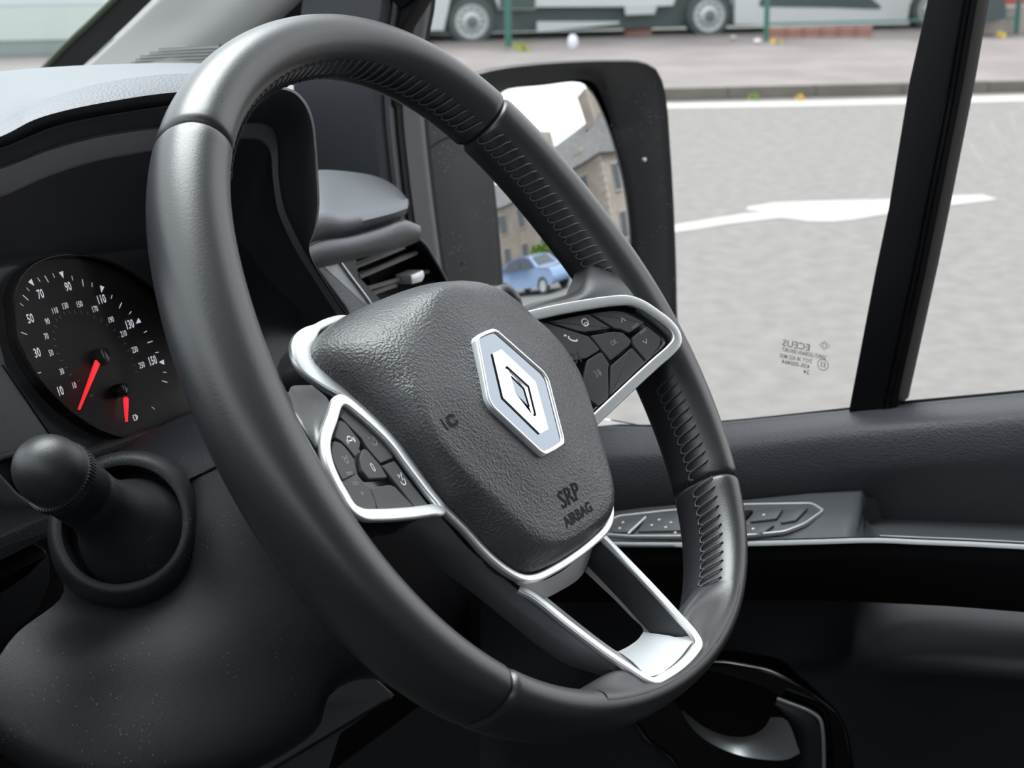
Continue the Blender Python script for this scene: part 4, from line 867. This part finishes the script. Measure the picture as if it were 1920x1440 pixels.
# ================================================================ CAB SHELL (out of view, shades the interior)
SH = mat('headliner', (.35, .35, .34), .8); DK = mat('cab_dark', (.010, .010, .011), .8)
def struct(name, c, d, m):
    o = MB().box(c, d).build(name, m, None, smooth=False); o['kind'] = 'structure'; return o
struct('ceiling', (-.43, -.72, .80), (1.78, 1.40, .03), SH)
struct('floor', (-.43, -.1, -.78), (1.78, 2.3, .03), DK)
struct('wall_back', (-.43, -1.42, .01), (1.78, .03, 1.6), mat('bulkhead', (.30, .30, .31), .8))
struct('wall_right', (.50, -.30, -.55), (.03, 2.2, .45), DK)
struct('wall_left', (-1.33, -.23, -.19), (.03, 2.35, 1.22), DK)
struct('trim_3', (.47, -1.10, .25), (.05, .40, 1.05), DK)
struct('trim_4', (.475, -.50, .77), (.04, 1.2, .06), DK)
struct('wall_front', (-.43, .95, -.37), (1.78, .04, .8), DK)
# ================================================================ DOOR MIRROR
NM = Vector((-.34, -.92, .165)).normalized(); Um = Vector((0, 0, 1)).cross(NM).normalized() * -1
Um = Vector((NM.y, -NM.x, 0)).normalized(); Um = Um if Um.dot(RVT @ Vector((1, 0, 0))) > 0 else -Um
Vm = Vector((0, 0, 1)) - NM * NM.z
FM = Fr(PX(1060, 400, .80), Um, Vm)
WMr = empty('wing_mirror', FM.px((1000, 560)), 'black wing mirror outside the driver window reflecting houses and a blue car', 'mirror')
ho = [(735, 690), (735, 480), (742, 330), (760, 235), (800, 180), (860, 148), (905, 132), (960, 122), (1050, 114), (1150, 111), (1205, 114), (1234, 130), (1248, 170), (1258, 280), (1266, 420), (1270, 560), (1268, 650), (1240, 692), (1100, 700), (900, 702)]
ho_ = [q for q in cr([(*FM.uv(p), 0) for p in ho], 90, True)]; hc = sum(ho_, Vector()) / len(ho_)
rows = []
for k, h in ((.55, -.11), (.8, -.10), (.93, -.075), (1.0, -.04), (1.005, -.01), (1.0, -.002), (.985, .002), (.965, .0), (.94, -.004)):
    rows.append([FM.w(hc.x + (q.x - hc.x) * k, hc.y + (q.y - hc.y) * k, h) for q in ho_])
go_ = [(928, 330), (930, 220), (938, 178), (960, 164), (1030, 156), (1098, 149), (1116, 156), (1136, 195), (1162, 290), (1182, 400), (1192, 500), (1188, 600), (1170, 672), (980, 676), (950, 640), (944, 520), (936, 420)]
gg = [q for q in cr([(*FM.uv(p, -.014), 0) for p in go_], 90, True)]
def alignloop(A, Bl):
    k = min(range(len(Bl)), key=lambda s: sum((A[i] - Bl[(i + s) % len(Bl)]).length for i in range(0, len(A), 6))); return [Bl[(i + k) % len(Bl)] for i in range(len(Bl))]
gg = alignloop(ho_, gg); gc = sum(gg, Vector()) / len(gg)
rows.append([FM.w(gc.x + (q.x - gc.x) * 1.05, gc.y + (q.y - gc.y) * 1.04, -.009) for q in gg])
rows.append([FM.w(q.x, q.y, -.016) for q in gg])
mb = MB().grid(rows, True); mb.f.append(tuple(range(90))); mb.m.append(0); mb.build('mirror_housing', MT['housing'], WMr, sharp=70)
# darker inner flank of the housing
fl = rnd(FM.tr([(760, 250), (830, 200), (900, 175), (925, 190), (925, 330), (940, 600), (945, 690), (745, 690), (745, 400)], .002), .01)
MB().plate(FM, fl, -.01, .001, .003).build('housing_flank', MT['housing'], WMr)
MB().tube(cr([FM.px(p, .0014) for p in [(770, 360), (772, 322), (790, 292), (830, 262), (870, 250)]], 16), .0008, 5).build('housing_seam', MT['black'], WMr)
for (a, b), r in (((1209, 299), .0022), ((1147, 235), .001), ((868, 494), .001)):
    c = FM.px((a, b), .004); MB().plate(Fr(c, FM.U, FM.V), circ(0, 0, r, 0, 360, 9), -.002, .0008, .0004).build('water_drop', mat('drop', (.6, .65, .7), .2) if r > .002 else MT['housing'], WMr)
RS = 1.15; SCn = FM.w(*FM.uv((1060, 400), -.012), -.012) - FM.N * RS
def sph(u, v):
    q = FM.w(u, v, 0); d = FM.N; oc = q - SCn; b = oc.dot(d); c = oc.dot(oc) - RS * RS; return q + d * (-b + math.sqrt(b * b - c))
rws = [[sph(gc.x + (q.x - gc.x) * k, gc.y + (q.y - gc.y) * k) for q in gg] for k in (1, .9, .8, .7, .6, .5, .4, .3, .2, .1, .02)]
mb = MB().grid(rws, True); o = 10 * 90; mb.f.append(tuple(o + j for j in range(90))); mb.m.append(0)
GLs = mb.build('mirror_glass', mat('mirror', (.70, .735, .76), 0.0, 1), WMr, sharp=90, sub=1); GLs['label'] = 'convex mirror glass'
def am(px, py):
    d = ray(px, py).normalized(); oc = CAM - SCn; b = oc.dot(d); c = oc.dot(oc) - RS * RS; t = -b - math.sqrt(max(0, b * b - c)); p = CAM + d * t; n_ = (p - SCn).normalized(); return p, (d - n_ * 2 * d.dot(n_)).normalized()
# ================================================================ STREET
def PG(px, py, z=GZ): return PZ(px, py, z)
ASPH = mat('asphalt', (.122, .1195, .115), .9, bump=('n', 60, .4), var=(9, (.168, .1635, .157), .3, .75), dist=.01)
PAVE = mat('pavement', (.135, .123, .120), .9, bump=('n', 30, .3), var=(1.1, (.18, .165, .160), .38, .68), dist=.01)
gm = MB(); gm.add([(-60, -70, GZ), (70, -70, GZ), (70, 80, GZ), (-60, 80, GZ)], [(0, 1, 2, 3)])
g = gm.build('ground', ASPH, None, smooth=False, fix=False); g['kind'] = 'structure'
K0, K1 = PG(1250, 189), PG(1920, 173); e1 = (K1 - K0).normalized(); e2 = Vector((-e1.y, e1.x, 0)); e2 = e2 if e2.dot(K0 - CAM) > 0 else -e2
def KP(s, t, z=0): return K0 + e1 * s + e2 * t + Vector((0, 0, z))
def slab(name, s0, s1, t0, t1, z0, z1, m, kind='structure', parent=None):
    mb = MB(); v = [KP(s, t, z) for z in (z0, z1) for t in (t0, t1) for s in (s0, s1)]
    mb.add(v, [(0, 2, 3, 1), (4, 5, 7, 6), (0, 1, 5, 4), (2, 6, 7, 3), (0, 4, 6, 2), (1, 3, 7, 5)])
    o = mb.build(name, m, parent, smooth=False)
    if kind and not parent: o['kind'] = kind
    return o
tP = (PG(1300, 80) - K0).dot(e2)
slab('pavement', -30, 25, .15, tP + .6, 0, .115, PAVE)
kb = empty('kerb', KP(0, 0), kind='structure'); KM = mat('kerb_stone', (.135, .126, .112), .9, var=(3, (.165, .155, .138), .4, .7))
for k in range(34): slab('kerbstone', -14 + k * .915, -14 + k * .915 + .905, 0, .15, -.02, .12 + random.uniform(-.004, .004), KM, None, kb)
WM_ = mat('road_paint', (.33, .326, .312), .7, var=(14, (.28, .277, .265), .5, .75))
def flat(name, px, z, m, label, cat, th=.004):
    pts = [PG(a, b, GZ + z) for a, b in px]; n = len(pts)
    mb = MB().add([p - Vector((0, 0, th)) for p in pts] + pts, [tuple(range(n, 2 * n)), tuple(range(n))[::-1]] + [(i, (i + 1) % n, n + (i + 1) % n, n + i) for i in range(n)])
    return tag(mb.build(name, m, None, smooth=False), label, cat)
flat('lane_marking', [(1100, 449), (1268, 421), (1346, 408), (1400, 400), (1440, 397), (1398, 393), (1402, 388), (1450, 380), (1530, 377), (1661, 374), (1778, 367), (1842, 365), (1856, 369), (1872, 373), (1824, 379), (1764, 386), (1658, 401), (1600, 411), (1559, 415), (1513, 414), (1490, 410), (1460, 408), (1375, 418), (1272, 434), (1100, 464)], .005, WM_, 'broken white lane line painted along the middle of the road', 'road marking')
flat('edge_line', [(700, 203), (1252, 194), (1500, 189.5), (1807, 181.5), (2300, 168), (2300, 180), (1807, 192), (1500, 199), (1258, 203), (700, 213)], .005, WM_, 'white edge line painted along the far kerb', 'road marking')
GRS = mat('verge_grass_shade', (.02, .035, .02), .9, var=(4, (.06, .055, .035), .45, .65), bump=('n', 40, 1), dist=.03)  # dark green mixes weeds and grass with the shadow under the vans
slab('verge', -30, 25, tP + .6, tP + 1.3, 0, .10, GRS)
YARD = mat('yard', (.06, .075, .07), .9, var=(2, (.10, .11, .10), .4, .7)); slab('yard', -30, 25, tP + 1.3, tP + 14, 0, .05, YARD)
# weeds, leaves and litter
def clump(px, py, r, c, name, lab, cat, n=14):
    b = PG(px, py, GZ + .115 if py < 175 else GZ); mb = MB()
    for i in range(n):
        a = random.uniform(0, 6.28); d = random.uniform(0, r); o = b + Vector((math.cos(a) * d, math.sin(a) * d, 0)); h = random.uniform(.5, 1) * r * .9; q = Vector((random.uniform(-.5, .5), random.uniform(-.5, .5), 1)).normalized() * h; s = Vector((math.cos(a + 1.5), math.sin(a + 1.5), 0)) * r * .16
        mb.add([o - s, o + s, o + q * .6 + s * .7, o + q, o + q * .6 - s * .7], [(0, 1, 2, 3, 4)])
    return tag(mb.build(name, mat(name, c, .8), None, smooth=False, fix=False), lab, cat)
clump(1418, 186, .10, (.20, .32, .06), 'weed', 'small green weed growing at the far kerb', 'weed')
clump(1507, 188, .09, (.75, .50, .05), 'fallen_leaf', 'yellow leaves lying in the gutter by the far kerb', 'leaf', 9)
clump(972, 96, .18, (.28, .33, .05), 'grass_tuft', 'yellowish grass tuft at the back of the pavement', 'grass')
clump(1450, 82, .12, (.6, .42, .08), 'leaf_pile', 'small heap of ochre leaves under the brick kerb', 'leaves', 10)
clump(1876, 70, .12, (.55, .45, .08), 'yellow_weed', 'yellow weed beside the green post beyond the window divider', 'weed')
def pebble(px, py, r, c, name, lab, cat, sz=(1, 1, .7)):
    b = PG(px, py, GZ + .115) + Vector((0, 0, r * sz[2] * .8)); mb = MB(); rows = []
    for i in range(1, 6):
        th = math.pi * i / 6; rows.append([b + Vector((math.sin(th) * math.cos(2 * math.pi * j / 8) * r * sz[0], math.sin(th) * math.sin(2 * math.pi * j / 8) * r * sz[1], math.cos(th) * r * sz[2])) * random.uniform(1, 1) for j in range(8)])
    mb.grid(rows, True); o = 32; mb.f += [tuple(range(8))[::-1], tuple(o + j for j in range(8))]; mb.m += [0, 0]
    return tag(mb.build(name, mat(name, c, .7), None), lab, cat)
pebble(1074, 92, .10, (.75, .76, .85), 'litter', 'white scrap of litter on the pavement above the mirror', 'litter', (.7, .7, 1.1))
pebble(1420, 82, .055, (.6, .55, .55), 'stone', 'round pale stone right of the rear van wheel', 'stone')
pebble(1375, 75, .05, (.35, .36, .34), 'pebble', 'small grey stone behind the round pale stone', 'stone')
# low brick kerbs at the back of the pavement
BK = mat('brick', (.30, .155, .13), .85, var=(6, (.36, .20, .17), .4, .6))
def brickwall(name, x0, x1, ybot, ytop, lab):
    p, q = PG(x0, ybot, GZ + .1), PG(x1, ybot - (x1 - x0) * .012, GZ + .1); d = (q - p); L = d.length; d.normalize(); nn = Vector((-d.y, d.x, 0)); nn = nn if nn.dot(p - CAM) > 0 else -nn
    H = (ybot - ytop) / F * (RV @ (p - CAM)).z; r = empty(name, p, lab, 'low wall'); M = Matrix((d, nn, Vector((0, 0, 1)))).transposed(); rows_ = max(2, round(H / .075)); bh = H / rows_
    MB().box(p + d * L / 2 + nn * .07 + Vector((0, 0, H * .45)), (L, .08, H * .88), M).build('mortar', KM, r, smooth=False)
    src = None; k = 0
    for i in range(rows_):
        nb = int(L / .225); w_ = L / nb
        for j in range(nb):
            c = p + d * (w_ * (j + .5 + (i % 2) * .0)) + nn * .06 + Vector((0, 0, bh * (i + .5)))
            if src is None: src = MB().box(c, (w_ - .012, .10, bh - .012), M).build('brick', BK, r, smooth=False); c0 = c
            else: o = src.copy(); o.parent = r; o.location = c - c0 + Vector((0, 0, 0)); COL.objects.link(o)
    return r
brickwall('brick_kerb', 1170, 1222, 68, 46, 'short pinkish brick kerb between the van wheels'); brickwall('brick_kerb', 1440, 1636, 74, 52, 'long pinkish brick kerb under the right-hand van')
# green fence posts and rail
GP = mat('fence_green', (.04, .15, .12), .5); FN = empty('fence', PG(1436, 78, GZ + .1), 'green steel fence of slim posts and a low rail behind the pavement', 'fence')
posts = []
for px_, py_, wd in ((953, 90, .07), (1436, 78, .055), (1905, 66, .06), (500, 103, .07)):
    b = PG(px_, py_, GZ + .1); posts.append(b); MB().box(b + Vector((0, 0, 1.0)), (wd, wd, 2.0)).build('post', GP, FN, smooth=False)
for a, b in ((posts[1], posts[2]), (posts[0], posts[1]), (posts[3], posts[0])):
    for h in ((.24, 1.05, 1.9) if a is posts[1] else (1.05, 1.9)): MB().tube([a + Vector((0, 0, h)), b + Vector((0, 0, h))], .016, 6).build('rail', GP, FN)
# parked white vans
WV_ = mat('van_white', (.52, .565, .575), .35, coat=.3); DKG = mat('van_dark', (.05, .075, .075), .6); TY = mat('tyre', (.06, .075, .075), .75); RIM = mat('steel_wheel', (.50, .54, .55), .5, .3); HUB = mat('hub_dark', (.12, .15, .15), .6)
G1, G2 = PG(885, 86, GZ + .05), PG(1328, 73, GZ + .05)
dV = (G2 - G1); dV.z = 0; dV.normalize(); nV = Vector((-dV.y, dV.x, 0)); nV = nV if nV.dot(G1 - CAM) > 0 else -nV
FVn = Fr(G1, dV, (0, 0, 1))   # N points back towards the camera or away
sg = 1 if FVn.N.dot(CAM - G1) > 0 else -1
def wheel(r, c, R=.335):
    ax = FVn.N * sg; w_ = empty  # wheel parts
    mb = MB(); lathe(mb, c, ax, [(-.22, .25), (-.22, R * .93), (-.2, R), (-.03, R), (0, R * .93), (.004, R * .72), (-.01, R * .70)], 32); t = mb.build('wheel', TY, r)
    mb = MB(); lathe(mb, c, ax, [(-.02, R * .71), (.004, R * .71), (.006, R * .67), (-.035, R * .60), (-.03, R * .42), (.012, R * .30), (.03, R * .24)], 32); mb.build('rim', RIM, t)
    mb = MB(); lathe(mb, c, ax, [(.03, R * .24), (.035, R * .22), (.035, .002)], 20); mb.build('hub', HUB, t)
    sd = ax.cross(Vector((0, 0, 1))).normalized()
    for k in range(12):
        a = 2 * math.pi * k / 12; d = sd * math.cos(a) + Vector((0, 0, 1)) * math.sin(a); mb = MB(); lathe(mb, c + d * R * .49, ax, [(-.03, .017), (-.012, .017), (-.012, .001)], 8); mb.build('wheel_hole', TY, t)
def van(name, lab, body_px, wheels, x0, x1, extra):
    r = empty(name, PG((x0 + x1) / 2, 80, GZ + .05), lab, 'van'); u = FVn.tr(body_px, 0)
    h0 = -.0; s_ = sg
    mb = MB(); q = u if area(u) > 0 else u[::-1]
    mb.plate(FVn, q, -1.9 * s_, 0, 0) ; mb.build('body', WV_, r, sharp=30)
    a = FVn.uv((x0, 70)); b = FVn.uv((x1, 70))
    M = Matrix((FVn.U, FVn.V, FVn.N)).transposed(); cx = (a[0] + b[0]) / 2
    MB().box(FVn.w(cx, .42, -1.0 * s_), (abs(b[0] - a[0]), .5, 1.7), M).build('underbody', DKG, r, smooth=False)
    for p in wheels: wheel(r, FVn.w(p, .335, .01 * s_))
    for nm, poly, m, hh in extra: MB().plate(FVn, FVn.tr(poly, 0), .001 * s_, hh * s_).build(nm, m, r, smooth=False)
    return r
top = -360
wL = 0.0; wR = FVn.uv((1328, 79))[0]; wN = FVn.uv((1745, 64))[0]
van('panel_van', 'white panel van behind the fence with two grey steel wheels showing', [(560, 62), (832, 57), (840, 20), (848, -20), (872, -48), (905, -48), (925, -15), (937, 18), (1003, 18), (1006, 13), (1232, 12), (1262, 10), (1275, -25), (1300, -52), (1345, -52), (1370, -25), (1374, 10), (1374, top), (760, top), (640, -200), (560, -100)], (wL, wR), 640, 1374,
    [('sill_panel', [(937, 16), (1003, 16), (1003, -300), (940, -300)], DKG, .02), ('sill_panel', [(1006, 60), (1006, 40), (1160, 40), (1160, 44)], RIM, .03), ('side_box', [(1170, 10), (1232, 8), (1226, 26), (1172, 28)], RIM, .03)])
van('delivery_van', 'white van with a dark lower side stripe, parked right of the panel van', [(1378, 46), (1700, 46), (1706, 10), (1722, -30), (1760, -50), (1800, -40), (1820, 0), (1822, 30), (1850, 30), (1850, top), (1378, top)], (wN,), 1378, 1850,
    [('side_stripe', [(1424, 3), (1436, -14), (1620, -14), (1652, 12), (1648, 17), (1560, 14), (1424, 12)], DKG, .01)])
# beige yard wall and a dark car corner right of the divider
p = PG(1835, 66, GZ + .1); FY = Fr(p, dV, (0, 0, 1))
o = MB().plate(FY, FY.tr([(1832, 68), (2300, 55), (2300, 8), (1832, 16)]), -.15 * sg, 0).build('yard_wall', mat('yard_wall', (.32, .29, .265), .9, var=(2, (.37, .34, .315), .4, .7)), None, smooth=False); o['kind'] = 'structure'
o = MB().plate(FY, FY.tr([(1865, 11), (2300, -2), (2300, -120), (1865, -110)]), -.30 * sg, -.10 * sg).build('red_cladding', mat('red_cladding', (.42, .10, .08), .7), None, smooth=False); o['kind'] = 'structure'
tag(MB().plate(FY, FY.tr([(1780, 40), (1838, 38), (1858, 30), (1860, 20), (1856, -10), (1850, -60), (1780, -60)]), .02 * sg, .4 * sg, 0).build('parked_car_tail', DKG, None), 'dark grey tail of a parked vehicle just right of the window divider', 'car')
# vehicle seen through the windscreen
p = PG(100, 118); FW2 = Fr(p, e1, (0, 0, 1)); sf = 1 if FW2.N.dot(CAM - p) > 0 else -1
r = empty('parked_van', p, 'pale parked van with a grey lower band, seen through the windscreen', 'van')
MB().plate(FW2, FW2.tr([(-500, 88), (400, 68), (400, 6), (-500, 20)]), -1.8 * sf, 0).build('body_side', mat('pale_body', (.50, .55, .52), .4), r, smooth=False)
MB().plate(FW2, FW2.tr([(-500, 19), (400, 5), (400, -200), (-500, -200)]), -1.8 * sf, -.03 * sf).build('body_upper', WV_, r, smooth=False)
MB().plate(FW2, FW2.tr([(-500, 116), (400, 100), (400, 68), (-500, 88)]), -1.7 * sf, -.02 * sf).build('lower_band', mat('grey_band', (.24, .28, .27), .6), r, smooth=False)  # grey band between the body side and the ground
MB().box(PG(71, 95) + Vector((0, 0, .3)) - (FW2.N * sf * -.1), (.10, .10, .2)).build('side_reflector', RIM, r)
# ================================================================ BEHIND THE VAN (seen in the mirror)
O_ = FM.px((1060, 400)); gz = GZ
def az(a, D, z=0): return Vector((O_.x + D * math.sin(math.radians(a)), O_.y - D * math.cos(math.radians(a)), GZ + z))
Cn = az(27, 24); Le = az(8, 34); f1 = (Le - Cn); FLn = f1.length; f1.normalize(); f2 = Vector((-f1.y, f1.x, 0)); f2 = f2 if f2.dot(Cn - O_) > 0 else -f2
STN = mat('sandstone', (.27, .23, .19), .9, var=(1.2, (.33, .28, .235), .4, .6)); SLT = mat('slate', (.10, .095, .095), .7, var=(2, (.13, .125, .12), .4, .6), bump=('n', 6, .5)); QN = mat('quoin', (.34, .31, .26), .9); WG = mat('house_glass', (.04, .05, .06), .1)
HS = empty('tenement_house', Cn, 'stone tenement house with slate roof and chimney, reflected in the mirror', 'house')
def HB(s, t, z): return Cn + f1 * s + f2 * t + Vector((0, 0, z))
dp, eh, rh = 8.5, 5.6, 8.7
def hbox(name, s0, s1, t0, t1, z0, z1, m, par=HS):
    mb = MB(); v = [HB(s, t, z) for z in (z0, z1) for t in (t0, t1) for s in (s0, s1)]
    return mb.add(v, [(0, 2, 3, 1), (4, 5, 7, 6), (0, 1, 5, 4), (2, 6, 7, 3), (0, 4, 6, 2), (1, 3, 7, 5)]).build(name, m, par, smooth=False)
hbox('wall', 0, FLn + 8, 0, dp, 0, eh, STN)
mb = MB(); v = [HB(-.3, -.3, eh), HB(FLn + 8.3, -.3, eh), HB(FLn + 8.3, dp + .3, eh), HB(-.3, dp + .3, eh), HB(1.2, dp / 2, rh), HB(FLn + 6, dp / 2, rh)]
mb.add(v, [(0, 1, 5, 4), (2, 3, 4, 5), (3, 0, 4), (1, 2, 5), (0, 3, 2, 1)]).build('roof', SLT, HS, smooth=False)
for s_ in (1.9, 9.5): hbox('chimney', s_, s_ + 1.1, dp / 2 - .9, dp / 2 + .9, rh - 1.2, rh + 1.5, STN)
for k in range(14): hbox('quoin', -.03, .45 if k % 2 else .28, -.03, .28 if k % 2 else .45, k * .4 + .02, k * .4 + .38, QN)
for zf in (.9, 3.5):
    for k in range(7):
        w_ = hbox('window', 1.6 + k * 2.9, 2.7 + k * 2.9, -.08, .05, zf, zf + 1.6, QN); hbox('pane', 1.72 + k * 2.9, 2.58 + k * 2.9, -.10, -.07, zf + .12, zf + 1.48, WG, w_)
    for k in range(3):
        w_ = hbox('window', -.08, .05, 1.2 + k * 2.6, 2.2 + k * 2.6, zf, zf + 1.6, QN); hbox('pane', -.10, -.07, 1.3 + k * 2.6, 2.1 + k * 2.6, zf + .12, zf + 1.48, WG, w_)
hbox('roof_window', 2.5, 3.3, .9, 1.7, eh + .85, eh + 1.15, QN)
# hedge
def blobs(name, c, rx, ry, h, m, n, lab, cat):
    mb = MB()
    for i in range(n):
        a = random.uniform(0, 6.28); q = math.sqrt(random.random()); z = random.uniform(0, h); k = 1 - .5 * (z / h) ** 2; p = c + Vector((math.cos(a) * q * rx * k, math.sin(a) * q * ry * k, z)); s = .14; U = Vector([random.gauss(0, 1) for _ in range(3)]).normalized(); V = U.orthogonal().normalized()
        mb.add([p - U * s - V * s * .4, p + U * s - V * s * .4, p + U * s * .3 + V * s * .7, p - U * s * .6 + V * s * .6], [(0, 1, 2, 3)])
    return tag(mb.build(name, m, None, smooth=False, fix=False), lab, cat)
blobs('hedge', az(16.5, 22.5), 1.8, 1.2, 1.5, mat('hedge_brown', (.20, .15, .09), .9, var=(3, (.12, .14, .05), .4, .6)), 1500, 'brownish hedge beside the blue car in the mirror', 'hedge')
blobs('bush', az(14.5, 25), 2.0, 1.0, 1.9, mat('bush_green', (.16, .28, .05), .9, var=(3, (.10, .18, .04), .4, .6)), 1500, 'bright green bush behind the blue car in the mirror', 'bush')
# blue car
BC = az(12.0, 16.5); ca = Vector((-.55, -.83, 0)).normalized(); cs = Vector((-ca.y, ca.x, 0))
CR = empty('blue_car', BC, 'small light blue hatchback reflected low in the mirror', 'car')
BLU = mat('car_blue', (.17, .26, .43), .25, coat=.8)
prof = [(-1.95, .35), (-1.98, .62), (-1.85, .88), (-1.0, .98), (-.45, 1.38), (.2, 1.48), (1.1, 1.42), (1.7, 1.05), (1.95, .92), (2.0, .6), (1.95, .32), (1.62, .30), (1.58, .52), (1.3, .66), (1.0, .52), (.96, .30), (-1.0, .28), (-1.04, .52), (-1.32, .66), (-1.6, .52), (-1.64, .30)]
FC2 = [Fr(BC + cs * k, ca, (0, 0, 1)) for k in (0,)][0]
pr = [(q.x, q.y) for q in [Vector(p) for p in rnd(prof, .12, 3)]]
mb = MB(); nP = len(pr); rows = []
for y_, k in ((-.84, .97), (-.86, 1), (-.80, 1.0), (.80, 1.0), (.86, 1), (.84, .97)):
    rows.append([BC + ca * u + cs * (y_ * (1 - .22 * max(0, v - .9) / .55)) + Vector((0, 0, .6 + (v - .6) * k)) for u, v in pr])
mb.grid(rows, True); mb.f += [tuple(range(nP)), tuple(5 * nP + j for j in range(nP))[::-1]]; mb.m += [0, 0]; mb.build('body', BLU, CR, sharp=40)
for sd in (-1, 1):
    for wp in ([(-.85, .98), (-.38, 1.33), (.12, 1.4), (.12, 1.0)], [(.2, 1.0), (.2, 1.4), (1.05, 1.34), (1.3, 1.02)]):
        MB().add([BC + ca * u + cs * sd * (.875 * (1 - .22 * max(0, v - .9) / .55)) + Vector((0, 0, v)) for u, v in wp], [(0, 1, 2, 3)]).build('side_window', WG, CR, smooth=False, fix=False)
    for x_ in (-1.32, 1.3):
        c = BC + ca * x_ + cs * sd * .80 + Vector((0, 0, .31)); mb = MB(); lathe(mb, c, cs * sd, [(-.15, .05), (-.15, .30), (.03, .31), (.05, .28), (.05, .20)], 24); wh = mb.build('wheel', TY, CR); mb = MB(); lathe(mb, c, cs * sd, [(.045, .20), (.055, .18), (.03, .06), (.05, .002)], 16); mb.build('hubcap', RIM, wh)
for u0, u1, nm in (((-.98, 1.0), (-.47, 1.37), 'windscreen'), ((1.14, 1.40), (1.68, 1.08), 'rear_window')):
    a = lambda u, y_, dz=.012: BC + ca * u[0] + cs * y_ * (1 - .2 * max(0, u[1] - .9) / .55) + Vector((0, 0, u[1] + dz)); MB().add([a(u0, -.68), a(u0, .68), a(u1, .68), a(u1, -.68)], [(0, 1, 2, 3)]).build(nm, WG, CR, smooth=False, fix=False)
